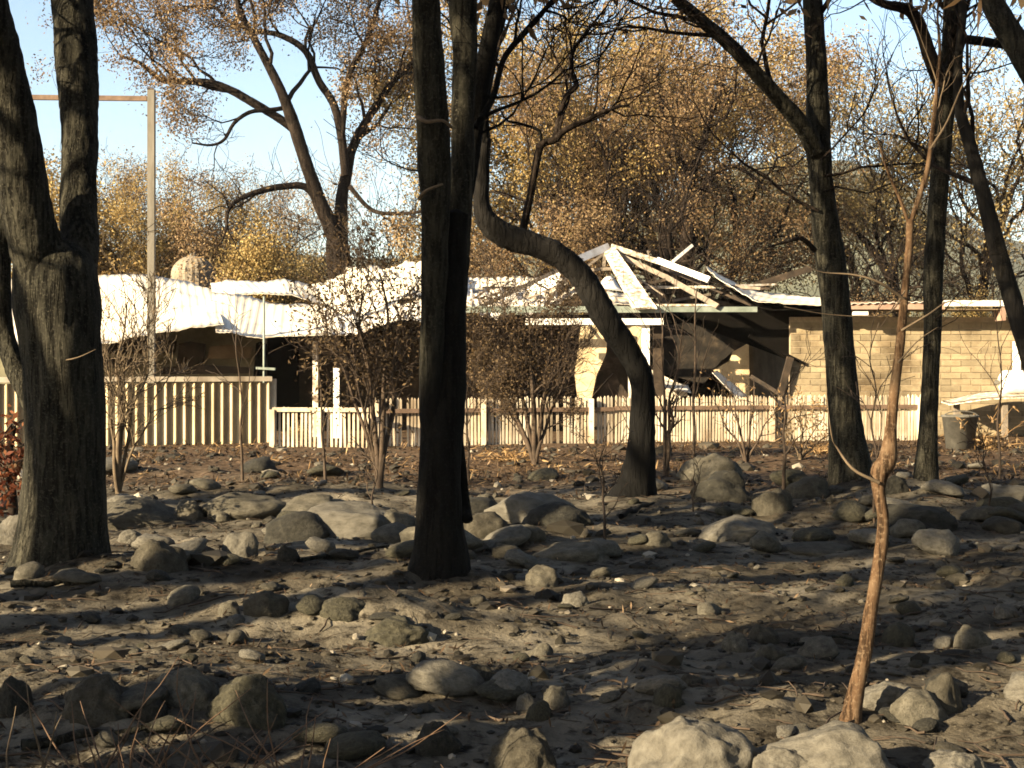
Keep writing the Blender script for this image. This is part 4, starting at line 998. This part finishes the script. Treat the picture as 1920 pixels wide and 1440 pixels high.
BIG = [  # px, base py, width px, height px, material, label
 (455, 1352, 140, 92, 'rock_moss', 'round dark mossy boulder above the reddish stalks'),
 (172, 1350, 140, 88, 'rock', 'grey boulder next to the yellow forked stalk'),
 (336, 1322, 120, 72, 'rock', 'grey boulder touching the round mossy boulder'),
 (283, 1352, 66, 50, 'rock_dark', 'small black rock wedged between two grey boulders'),
 (20, 1345, 80, 90, 'rock_dark', 'black boulder cut by the picture edge near the stalks'),
 (452, 1046, 58, 66, 'rock_pale', 'upright pointed pale rock'),
 (295, 1072, 110, 72, 'rock', 'broad grey rock at the foot of the forked gum'),
 (537, 1052, 36, 42, 'rock_dark', 'small black upright rock near the pointed pale rock'),
 (242, 1018, 40, 28, 'rock_pale', 'small pale stone between forked gum and pointed rock'),
 (455, 968, 140, 52, 'rock', 'flat grey boulder behind the pointed pale rock'),
 (640, 1008, 180, 72, 'rock_pale', 'large flat pale boulder near the black twin gum'),
 (350, 972, 56, 46, 'rock', 'small upright grey boulder behind the broad grey rock'),
 (562, 970, 110, 44, 'rock', 'low grey boulder behind the large flat pale boulder'),
 (255, 985, 160, 58, 'rock', 'wide grey boulder beside the bare multi stemmed shrub'),
 (740, 1000, 90, 60, 'rock', 'grey rock just beside the black twin gum trunk'),
 (495, 1148, 80, 48, 'rock', 'squat rock on the edge of a dark hollow'),
 (430, 1152, 46, 36, 'rock', 'small rock inside the dark hollow'),
 (18, 1018, 64, 62, 'rock_pale', 'white pale block beside the red scorched shrub'),
 (904, 1022, 76, 58, 'rock', 'rounded cubic rock right beside the black twin gum'),
 (1000, 985, 150, 74, 'rock_pale', 'pale boulder with a black boulder leaning on it'),
 (1046, 988, 104, 58, 'rock_dark', 'black humped boulder leaning on the pale boulder'),
 (906, 958, 54, 38, 'rock', 'small grey rock behind the rounded cubic rock'),
 (978, 1020, 66, 34, 'rock', 'low grey rock before the black humped boulder'),
 (1070, 1050, 120, 42, 'rock', 'flat slab rock beside the thin black stick'),
 (1082, 1138, 50, 34, 'rock_pale', 'small pale rounded stone alone on the ash'),
 (1013, 1096, 70, 42, 'rock', 'grey rock in the shade past the black twin gum'),
 (1018, 1232, 42, 28, 'rock', 'small stone on the edge of a long shadow'),
 (898, 1278, 52, 38, 'rock', 'stone lying between two long shadow streaks'),
 (1046, 1322, 52, 42, 'rock', 'rounded stone behind the dark split boulder'),
 (986, 1328, 34, 34, 'rock_pale', 'little pale stone touching the rounded stone'),
 (1012, 1352, 48, 38, 'rock_moss', 'brown stone above the dark split boulder'),
 (812, 1415, 84, 60, 'rock_dark', 'lone black boulder near the bottom edge'),
 (985, 1448, 130, 84, 'rock', 'boulder with one pale sunlit side at the bottom edge'),
 (1255, 1322, 62, 52, 'rock_moss', 'brown stone in the wide shadow above the pale boulders'),
 (1318, 1478, 250, 150, 'rock_pale', 'biggest pale boulder at the bottom edge'),
 (1560, 1470, 280, 112, 'rock_pale', 'long pale boulder below the orange sapling'),
 (1470, 1478, 150, 76, 'rock_pale', 'low pale boulder between the biggest and the long pale boulder'),
 (1800, 1468, 120, 66, 'rock_pale', 'pale boulder at the bottom edge far from the biggest'),
 (1668, 1332, 140, 58, 'rock_pale', 'flat cracked slab beside the orange sapling'),
 (1726, 1352, 104, 66, 'rock', 'grey boulder next to the flat cracked slab'),
 (1772, 1335, 84, 76, 'rock', 'upright grey boulder behind the flat cracked slab'),
 (1690, 1212, 58, 50, 'rock_moss', 'round brown stone behind the orange sapling'),
 (1826, 1215, 80, 50, 'rock', 'split stone with a sunlit face in dark shade'),
 (1886, 1160, 52, 32, 'rock_pale', 'small pale stone near the frame edge in dark shade'),
 (1380, 1222, 44, 44, 'rock', 'first stone of a trio lying in the wide shadow'),
 (1436, 1205, 56, 46, 'rock', 'tallest stone of the trio lying in the wide shadow'),
 (1448, 1235, 54, 38, 'rock', 'lowest stone of the trio lying in the wide shadow'),
 (1297, 1290, 42, 32, 'rock', 'grey stone alone before the wide shadow'),
 (1385, 1012, 120, 48, 'rock_pale', 'flat topped pale rock over a black hollow'),
 (1336, 905, 90, 62, 'rock', 'grey boulder next to the bent gum, behind a black one'),
 (1352, 942, 100, 72, 'rock_dark', 'large black boulder between the bent gum and the upright rock'),
 (1456, 962, 58, 64, 'rock', 'upright rock beside a thin burnt sapling'),
 (1678, 930, 48, 44, 'rock_dark', 'round black rock behind the sapling burl'),
 (1542, 1040, 120, 24, 'rock', 'thin flat slab on the ground before the straight gum'),
 (1516, 935, 76, 50, 'rock', 'grey boulder at the foot of the straight gum'),
 (1736, 998, 130, 56, 'rock_dark', 'dark root mound stone under the slim gum'),
 (1895, 942, 100, 42, 'rock_pale', 'low pale boulder near the forked bare sapling'),
 (1232, 1024, 52, 32, 'rock', 'stone on the ash past the bent gum roots'),
 (750, 1208, 130, 60, 'rock_moss', 'earth covered boulder on the mound with dark hollows'),
 (640, 1155, 90, 40, 'rock_moss', 'low brown boulder on the earth mound'),
]
placed = []
for k, (px, py, w, h_, mt, lb) in enumerate(BIG):
    if py < 1065: w, h_ = w * 1.22, h_ * .92
    g = GP(px, py)
    s = g[1] / F
    wide, high = w * s / 2, h_ * s
    me = rock_mesh(300 + k, 5 if w > 110 and py > 1200 else 4, mt, 0 if 'mossy' in lb else (3 if 'round' in lb else 10))
    o = link('boulder', me)
    o.location = (g[0], g[1] + wide * .5, g[2] - high * .02)
    o.scale = (wide / .93, wide * random.uniform(.7, .95), high * .84)
    o.rotation_euler = (random.uniform(-.12, .12), random.uniform(-.15, .15), random.uniform(-.5, .5))
    tag(o, lb, 'rock', 'boulders on the burnt ground')
    placed.append((g[0], g[1] + wide * .5, wide))
protos = [rock_mesh(700 + k, 3, ('rock', 'rock', 'rock_dark', 'rock_moss', 'rock_pale')[k % 5]) for k in range(15)]
n = 0
zone = ('small stone among those strewn behind the boulders below the fences', 'small stone among those scattered over the ash before the gum trees', 'small stone among those lying close to the bottom edge of the picture')
while n < 190:
    u = random.random()
    py = random.choice((random.uniform(880, 1060), random.uniform(900, 1250), random.uniform(1040, 1440)))
    px = random.uniform(-30, 1950)
    g = GP(px, py)
    w = random.choice((.05, .06, .08, .1, .14)) * random.uniform(.7, 1.3) * (2.1 if py < 1060 else 1.0)
    if any((g[0] - a) ** 2 + (g[1] - b_) ** 2 < (c_ * .7) ** 2 for a, b_, c_ in placed): continue
    z = 0 if py < 1040 else (1 if py < 1240 else 2)
    o = link('stone', random.choice(protos))
    o.location = (g[0], g[1], g[2] + w * .2)
    o.scale = (w, w * random.uniform(.6, 1), w * random.uniform(.32, .6))
    o.rotation_euler = (random.uniform(-.3, .3), random.uniform(-.3, .3), random.uniform(0, 6.3))
    tag(o, zone[z], 'stone', ('stones below the fences', 'stones on the ash before the gums', 'stones near the bottom edge')[z])
    n += 1

# gravel, litter and charcoal: nobody could count them
def scatter_gravel():
    import bmesh
    bm = bmesh.new(); bmesh.ops.create_icosphere(bm, subdivisions=1, radius=1.0)
    V0 = np.array([v.co[:] for v in bm.verts]); T0 = np.array([[v.index for v in f.verts] for f in bm.faces]); bm.free()
    m = 9000
    y = 4.6 + 24 * rng.random(m) ** 1.5; x = (rng.random(m) * 2 - 1) * (0.40 * y + .8)
    z = height(x, y)
    s = 0.012 * np.exp(rng.normal(size=m) * .6) * (0.7 + y / 16)
    sc = np.stack([s * rng.uniform(.7, 1.4, m), s * rng.uniform(.7, 1.4, m), s * rng.uniform(.4, .8, m)], 1)
    V = V0[None] * (1 + rng.normal(size=(m, 12, 1)) * .18) * sc[:, None, :] + np.stack([x, y, z + s * .2], 1)[:, None, :]
    T = T0[None] + (np.arange(m) * 12)[:, None, None]
    a = Acc(); a.add(V.reshape(-1, 3), None, T.reshape(-1, 3))
    mt = mat_leaf('gravel', [(0, (0.02, 0.018, 0.014)), (0.5, (0.04, 0.036, 0.028)), (0.93, (0.09, 0.081, 0.064)), (1, (0.42, 0.39, 0.33))])
    tag(link('gravel', a.mesh('gravel', mt, smooth=False)), 'fine gravel and charcoal lumps strewn over the ash', 'gravel', None, 'stuff')
scatter_gravel()
def scatter_litter(name, label, m, ylo, yhi, pw, ln, wd, mat, lift=.012):
    y = ylo + (yhi - ylo) * rng.random(m) ** pw; x = (rng.random(m) * 2 - 1) * (0.40 * y + .8)
    k = n2(x, y, .8, 51) + .4 * n2(x, y, 3, 52); keep = k > -.15
    x, y = x[keep], y[keep]; m = len(x)
    P = np.stack([x, y, height(x, y) + lift * rng.random(m)], 1)
    d = rng.normal(size=(m, 3)); d[:, 2] = abs(d[:, 2]) * .35; d /= np.linalg.norm(d, axis=1)[:, None]
    s = np.cross(d, rng.normal(size=(m, 3)) * .4 + np.array([0, 0, 1])); s /= np.linalg.norm(s, axis=1)[:, None]
    L = ln * rng.uniform(.5, 1.6, (m, 1)); w = wd * rng.uniform(.6, 1.4, (m, 1))
    a = Acc(); a.add(np.stack([P, P + d * L * .5 + s * w, P + d * L, P + d * L * .5 - s * w], 1).reshape(-1, 3), np.arange(m * 4).reshape(-1, 4))
    tag(link(name, a.mesh(name, M[mat], smooth=False)), label, 'litter', None, 'stuff')
scatter_litter('leaf_litter', 'brown leaf litter lying thick before the fences', 20000, 17, 31, .8, .09, .015, 'litter')
scatter_litter('dry_grass', 'short straw coloured dry grass before the fences', 3500, 19, 31, .8, .16, .010, 'straw')
scatter_litter('twig_litter', 'charred leaf scraps and twigs scattered on the ash', 12000, 4.6, 18, 1.3, .05, .006, 'litter')

a = Acc(); rt = np.random.default_rng(77)
for q in range(1500):
    y = 4.7 + 20 * rt.random() ** 1.4; x = (rt.random() * 2 - 1) * (.40 * y + .6)
    L = .10 + .32 * rt.random() ** 2; an = rt.uniform(0, math.pi); r_ = .0022 + .005 * rt.random() ** 2
    P = [np.array([x + L * (u - .5) * math.cos(an) + rt.normal() * L * .04, y + L * (u - .5) * math.sin(an) + rt.normal() * L * .04, 0]) for u in (0, .33, .66, 1)]
    for p in P: p[2] = hz(p[0], p[1]) + .008 + .015 * rt.random()
    tube(a, P, [r_, r_, r_ * .8, r_ * .5], 4)
tag(link('fallen_twigs', a.mesh('fallen_twigs', M['twig'])), 'short burnt twigs littering the ash', 'twigs', None, 'stuff')
# fallen burnt branches
for k, (x0, y0, x1, y1, w, lb) in enumerate(((560, 1060, 770, 1030, 9, 'fallen pale branch pointing at the black twin gum'), (1165, 975, 1225, 950, 12, 'broken root stub lying at the foot of the bent gum'), (40, 1410, 330, 1372, 22, 'grey fallen log in the bottom corner under the boulders'), (1610, 1010, 1740, 985, 10, 'burnt branch lying before the slim gum'), (1480, 1225, 1690, 1195, 8, 'thin fallen branch behind the orange sapling'), (690, 1300, 900, 1262, 7, 'thin burnt branch lying along a shadow streak'), (20, 1105, 160, 1085, 14, 'burnt log lying below the forked gum'))):
    A, B = GP(x0, y0), GP(x1, y1); rs = np.random.default_rng(k)
    mid = [(A * (1 - u) + B * u) for u in np.linspace(0, 1, 6)]
    for p in mid: p[2] = hz(p[0], p[1]) + .02 + .03 * rs.random()
    a = Acc(); D = A[1]; tube(a, spline(mid, 24), np.linspace(w / 2 / F * D, w / 4 / F * D, 24), 9, .18, k)
    o = link('fallen_branch', a.mesh('fallen_branch', M[('bark', 'bark_mixed')[k % 2]], A), None, A)
    tag(o, lb, 'branch', 'fallen branches on the ash')

# ------------------------------------------------------------------ the spreading tree behind the roof
D = 44.0
b = W(642, 0, D) * [1, 1, 0]
tb = thing('gum_tree', b, 'wide spreading brown gum with long crooked limbs behind the crumpled roof', 'tree')
rb = np.random.default_rng(21)
sd = []
def bl_(name, pts, D0, D1, us, L, seed, k=.5):
    _, P, R = limb(name, pts, D0, D1, 'bark_far', tb, 12, .08, seed)
    sd.extend(along(P, R, us, rb, L, (.5, 1.1), k))
bl_('trunk', [(650, 800, 56), (645, 620, 50), (640, 540, 46), (634, 480, 46), (632, 450, 40)], D, D, (), 1, 81)
bl_('limb', [(634, 470, 34), (618, 420, 30), (598, 375, 27), (572, 300, 24), (548, 225, 23), (522, 160, 18), (478, 75, 14), (452, 25, 12), (440, -30, 9), (430, -120, 6)], D, D - 1.5, (.5, .6, .68, .74, .8, .86, .92, 1), 2.6, 82)
bl_('limb', [(638, 470, 30), (640, 380, 24), (650, 325, 21), (662, 275, 18), (690, 222, 16), (735, 155, 13), (775, 118, 10), (830, 60, 7)], D, D + 1.5, (.45, .55, .62, .7, .78, .85, .92, 1), 2.2, 83)
bl_('limb', [(606, 395, 16), (575, 352, 14), (530, 350, 13), (490, 358, 12), (450, 373, 9), (428, 395, 7), (424, 430, 5), (415, 455, 3)], D, D - 2, (.4, .55, .7, .8, .9, 1), 1.2, 84)
bl_('limb', [(556, 245, 18), (520, 220, 16), (470, 190, 16), (430, 168, 15), (390, 155, 14), (330, 152, 12), (300, 148, 10), (262, 118, 7), (225, 105, 5)], D, D - 1, (.35, .45, .55, .62, .7, .78, .85, .92, 1), 1.9, 85)
bl_('limb', [(648, 330, 17), (640, 255, 16), (625, 195, 15), (598, 152, 14), (572, 95, 13), (525, 66, 11), (480, 58, 9), (430, 40, 7), (400, 14, 6), (340, 15, 5), (280, 34, 3)], D, D + .5, (.4, .5, .58, .66, .74, .8, .88, .94, 1), 2.0, 86)
bl_('limb', [(640, 262, 13), (652, 150, 12), (690, 70, 10), (712, 0, 8), (740, -80, 5)], D, D + 1, (.3, .45, .6, .75, .9, 1), 2.2, 87)
bl_('limb', [(560, 330, 10), (535, 305, 9), (500, 215, 0.1)], D, D - .3, (.4,), 1.0, 88) if False else None
bl_('limb', [(545, 200, 9), (510, 206, 9), (470, 210, 8), (440, 230, 7), (420, 262, 6), (395, 272, 5), (360, 268, 3)], D, D - 1.5, (.4, .6, .75, .9, 1), 1.2, 89)
bl_('limb', [(655, 350, 9), (700, 395, 8), (760, 400, 7), (800, 395, 4)], D, D - .6, (.4, .7, 1), 1.2, 90)
tips = []; a = Acc()
for p, d, L, r in sd: grow(a, p, d, L, max(r, .012), 2, tips, rb, .05, .38, (2, 4), (5, 4, 3), (.5, 1.1), .66, .006)
part('branches', a, M['bark_far'], tb)
f = Acc()
tp = [t_ for t_ in tips if (t_[-1][2] > 9.6 or t_[-1][0] < -9.5) and vnoise(t_[-1][None] * .45, 8)[0] > -.35]
leaves(f, tp, 95, .22, .09, .026, rb, .5, .72); part('crown', f, M['rust'], tb)
f = Acc(); leaves(f, [t_ for t_ in tips if vnoise(t_[-1][None] * .5, 9)[0] > .12], 32, .2, .09, .026, rb, .5); part('crown', f, M['tan'], tb)

D = 43.0
tk = thing('gum_tree', W(1288, 0, D) * [1, 1, 0], 'blackened gum with forked dark trunk over the broken batten', 'tree')
rk = np.random.default_rng(33); sd = []
for nm, pts in (('trunk', [(1286, 760, 34), (1286, 560, 30), (1290, 430, 28), (1292, 360, 24), (1294, 320, 22)]), ('limb', [(1293, 345, 18), (1272, 290, 14), (1255, 240, 12), (1238, 190, 9), (1225, 130, 6)]), ('limb', [(1294, 330, 16), (1318, 270, 14), (1330, 220, 13), (1352, 160, 10), (1360, 90, 7)]),
                ('limb', [(1290, 390, 12), (1330, 340, 10), (1372, 312, 9), (1410, 330, 7), (1450, 370, 5)]), ('stem', [(1262, 760, 22), (1250, 540, 18), (1244, 420, 16), (1220, 330, 12), (1205, 260, 8)]), ('stem', [(1165, 760, 22), (1166, 520, 18), (1160, 430, 16), (1150, 380, 13), (1135, 300, 9)])):
    _, P, R = limb(nm, pts, D, D + .6, 'bark_far', tk, 10, .1, 35)
    if nm != 'trunk': sd += along(P, R, (.4, .55, .7, .85, 1), rk, 2.0, (.5, 1.0), .55)
tips = []; a = Acc()
for p, d, L, r in sd: grow(a, p, d, L, max(r, .012), 2, tips, rk, .05, .42, (2, 3), (5, 4, 3), (.5, 1.1), .66, .007)
part('branches', a, M['bark_far'], tk)
f = Acc(); leaves(f, tips, 40, .25, .12, .028, rk, .5, .5); part('crown', f, M['rust'], tk)

# ------------------------------------------------------------------ trees and shrubs behind the house
def tree_proto(seed, H, leafmat, nleaf, keep, lev=4, trunk_r=.22, lean=.1, bare=False, low=.3, spread=.3, lsz=(.13, .032), mats='bark_far', kids=(3, 4), fall=.62, gn=.32):
    """one tree kind at the origin"""
    rs = np.random.default_rng(seed)
    t = bpy.data.objects.new('gum_tree', None); C.objects.link(t)
    n = 9; P = [np.zeros(3) - [0, 0, .1]]; d = np.array([rs.normal() * lean, rs.normal() * lean, 1.0])
    for i in range(n):
        d = d + rs.normal(size=3) * [.13, .13, .0]; d[2] = max(d[2], .6); d /= np.linalg.norm(d)
        P.append(P[-1] + d * H * .62 / n)
    P = spline(P, 24); R = np.linspace(trunk_r, trunk_r * .4, 24)
    a = Acc(); tube(a, P, R, 10, .08, seed); part('trunk', a, M[mats], t)
    a = Acc(); tips = []
    for u in np.linspace(low, 1, 8):
        i = min(int(u * 23), 22); dd = P[i + 1] - P[i]; dd /= np.linalg.norm(dd)
        grow(a, P[i], rot_dir(dd, rs.uniform(.35, .85), rs), H * .30 * rs.uniform(.75, 1.2), R[i] * .6, lev - 1, tips, rs, .08, gn, kids, (6, 5, 4, 3), (.4, .95), fall, .008)
    part('branches', a, M[mats], t)
    if leafmat:
        f = Acc(); leaves(f, tips, nleaf, spread, lsz[0], lsz[1], rs, .45, keep); part('crown', f, M[leafmat], t)
    return t
PR = {'ochre': tree_proto(401, 13, 'ochre', 210, .58, lsz=(.095, .032), low=.42, kids=(2, 3), fall=.66, gn=.42), 'rust': tree_proto(402, 12, 'rust', 150, .54, lsz=(.095, .030), low=.38, kids=(2, 3), fall=.66, gn=.42),
      'olive': tree_proto(403, 12, 'olive', 100, .52, lsz=(.10, .030), low=.4, kids=(2, 3), fall=.66, gn=.42), 'tan': tree_proto(404, 11, 'tan', 100, .52, lsz=(.10, .030), low=.4, kids=(2, 3), fall=.66, gn=.42),
      'bare': tree_proto(405, 11, None, 0, 1, lev=4, trunk_r=.16, low=.35, kids=(2, 3), fall=.66, gn=.45), 'rust2': tree_proto(406, 10, 'rust', 34, .5, trunk_r=.18, low=.4, kids=(2, 3), gn=.42),
      'thin': tree_proto(407, 7.5, None, 0, 1, lev=3, trunk_r=.06, low=.2, kids=(2, 4)),
      'shrub': tree_proto(408, 4.2, 'ochre', 120, .75, lsz=(.065, .022), lev=3, trunk_r=.07, low=.05, spread=.22, kids=(3, 4)), 'shrub_rust': tree_proto(409, 4.2, 'rust', 90, .7, lsz=(.065, .022), lev=3, trunk_r=.07, low=.05, spread=.22), 'shrub_olive': tree_proto(410, 4.0, 'olive', 90, .7, lsz=(.065, .022), lev=3, trunk_r=.07, low=.05, spread=.22)}
used = set()
def plant(kind, px, D, sc, rz, label, cat='tree', group='trees behind the house', sx=None):
    loc = W(px, 0, D) * [1, 1, 0]
    if kind not in used:
        used.add(kind); o = PR[kind]; o.location = [float(c) for c in loc]; o.rotation_euler = (0, 0, rz); o.scale = (sc,) * 3
        o['label'] = label
    else: o = dup(PR[kind], loc, rz, sc, label)
    o['category'] = cat; o['group'] = group
    o.name = {'tree': 'gum_tree', 'shrub': 'dead_shrub', 'sapling': 'dead_sapling'}[cat]
    return o
for kind, px, D, sc, rz, lb in (
 ('ochre', 1150, 54, 1.15, 2.1, 'tall ochre leafed gum above the white rafters'),
 ('ochre', 985, 52, 1.0, 2.6, 'ochre leafed gum behind the bent trunk, nearest the black twin gum'),
 ('ochre', 1075, 46, 1.0, 5.1, 'ochre leafed gum right above the straight roof strip'),
 ('rust', 1110, 44, .88, 1.0, 'rust brown leafed gum low behind the bent trunk'),
 ('rust', 1290, 46, 1.0, 3.0, 'rust brown gum with dark trunks behind the hip rafters'),
 ('bare', 1330, 45, .95, 1.7, 'blackened leafless gum behind the sagging roof sheet'),
 ('tan', 1640, 58, 1.0, 2.0, 'tan leafed gum showing between the straight gum and orange sapling'),
 ('olive', 1690, 46, 1.0, 0.2, 'olive brown leafed gum behind the orange sapling limbs'),
 ('olive', 1850, 48, 1.1, 2.6, 'olive brown leafed gum behind the leaning gum'),
 ('tan', 1930, 52, 1.2, 4.4, 'tan leafed gum at the frame edge behind the drum'),
 ('bare', 1640, 42, .8, 3.3, 'bare dark gum close behind the brick wall'),
 ('tan', 60, 56, 1.15, .9, 'tan leafed gum seen between the two big stems'),
 ('ochre', 222, 48, .62, 2.2, 'low ochre leafed gum close beside the tall pale pole'),
 ('rust', 335, 60, .80, 2.2, 'rust leafed gum far behind the low crooked limb'),
 ('tan', 490, 64, .86, 3.9, 'tan leafed gum far behind the spreading limbs'),
 ('rust2', 215, 58, 1.0, .9, 'small rust leafed gum far behind the tall pale pole'),
 ('bare', 1185, 41.5, .9, .4, 'blackened leafless gum with upright trunk just behind the rafters'),
 ('bare', 1262, 42.5, .95, 2.9, 'blackened leafless gum over the white rafter end'),
 ('ochre', 1270, 64, 1.3, 5.6, 'large ochre leafed gum farthest behind the rafters'),
): plant(kind, px, D, sc, rz, lb)
for kind, px, D, sc, rz, lb in (
 ('shrub', 225, 46, 1.25, .2, 'tall ochre bush beside the tall pale pole'), ('shrub', 520, 48, 1.0, 1.1, 'yellow ochre bush under the low crooked limb'), ('shrub', 455, 50, .9, 3.0, 'ochre bush next to the dome topped tank'),
 ('shrub_rust', 350, 54, 1.15, 2.0, 'brown bush behind the dome topped tank'), ('shrub_rust', 410, 62, 1.3, 4.1, 'brown bush far behind the tank'), ('shrub_olive', 600, 56, 1.0, .7, 'olive bush behind the spreading gum trunk'),
 ('shrub', 930, 44, .75, 5.0, 'yellow ochre bush above the straight roof strip'), ('shrub_olive', 700, 52, .95, 2.4, 'olive bush behind the crumpled roof sheets'), ('shrub_rust', 840, 55, 1.1, 1.4, 'brown bush behind the black twin gum'),
 ('shrub_rust', 1380, 44, .8, .4, 'brown bush behind the sagging roof edge'), ('shrub', 1490, 46, .9, 1.9, 'yellow bush behind the fallen dark beam'), ('shrub_rust', 1590, 41, .85, 3.3, 'brown bush behind the pink fascia'),
 ('shrub_olive', 1720, 42, .9, 4.2, 'olive bush behind the slim gum'), ('shrub_rust', 1660, 48, 1.0, 5.3, 'brown bush behind the orange sapling fork'), ('shrub', 1840, 43, .9, .9, 'ochre bush above the white gutter length'), ('shrub_olive', 1925, 44, 1.0, 2.9, 'olive bush at the frame edge above the eave'),
 ('shrub_rust', 120, 50, 1.1, 3.9, 'brown bush behind the forked gum stems'), ('shrub_rust', 280, 48, .9, 5.9, 'brown bush just behind the tall pale pole'), ('shrub_rust', 1270, 50, .9, 2.7, 'brown bush behind the hip rafters'), ('shrub_olive', 1130, 52, 1.0, .1, 'olive bush behind the rafters apex'),
): plant(kind, px, D, sc * (1.5 if px < 900 else 1.0), rz, lb, 'shrub', 'bushes behind the house')
for k, (px, D, sc) in enumerate(((330, 52, 1.1), (372, 58, 1.2), (420, 50, .9), (690, 50, 1.05), (715, 47, 1.0), (740, 52, 1.2), (765, 49, 1.1), (790, 54, 1.2), (600, 60, 1.1), (560, 52, .8), (200, 52, 1.1), (940, 47, .9), (1390, 41, .9), (1600, 43, 1.0), (1680, 40, .85), (1830, 40, .9))):
    plant('thin', px, D, sc, k * 1.3, 'spindly leafless sapling among others behind the roofs', 'sapling', 'leafless saplings behind the house')

for kind, o in PR.items():
    if kind not in used:
        for ch in list(o.children): bpy.data.objects.remove(ch)
        bpy.data.objects.remove(o)
for k, (x, y, kind) in enumerate(((7, 2, 'rust'), (11, 7, 'ochre'), (4, -4, 'rust'), (9, -3, 'ochre'), (13, 13, 'rust'), (15, 2, 'olive'), (0.5, -8, 'ochre'), (6, -10, 'rust'), (14, 20, 'ochre'), (17, 28, 'rust'), (-3, -12, 'olive'), (19, 9, 'tan'), (22, 18, 'rust'))):  # unseen gums of the surrounding wood, added to cut sky fill
    o = dup(PR[kind], (x, y, hz(x, y)), k * 1.1, 1.05)
    o.name = 'gum_tree'; tag(o, 'scorched gum with brown crown standing outside the picture', 'tree', 'leafy gums outside the picture')
# ------------------------------------------------------------------ gums beside and behind the camera, whose shadows cross the ash
off = [tree_proto(450, 14, None, 0, 1, lev=4, trunk_r=.20, low=.35, mats='bark_mixed'), tree_proto(451, 15, None, 0, 1, lev=3, trunk_r=.30, low=.5, lean=.05, kids=(2, 3), mats='bark_mixed')]
seen = set()
LH = np.array([math.sin(AZ), math.cos(AZ)])
for k, (px, py, back, kind, sc) in enumerate(((500, 1325, 8, 1, 1.0), (280, 1138, 10, 1, 1.0), (980, 1250, 9.5, 0, .75), (820, 1352, 7.6, 1, .9), (1740, 1168, 11, 1, 1.0), (150, 1195, 9, 1, .8), (1510, 1288, 9, 1, 1.1), (1560, 1205, 10.5, 0, .9), 
                                              (450, 1052, 13, 1, .9), (1380, 1008, 14, 0, .9), (824, 1030, 12, 1, .8), (1195, 890, 18, 1, .9))):
    g = GP(px, py)
    x, y = g[0] - LH[0] * back, g[1] - LH[1] * back
    if x > -(abs(y) * .3556 + .9): x = -(abs(y) * .3556 + 1.2)
    rz = k * 1.9
    if kind not in seen: seen.add(kind); o = off[kind]; o.location = (x, y, hz(x, y)); o.rotation_euler = (0, 0, rz); o.scale = (sc,) * 3
    else: o = dup(off[kind], (x, y, hz(x, y)), rz, sc)
    tag(o, 'scorched gum outside the picture, casting a long shadow across the ash', 'tree', 'gums outside the picture')
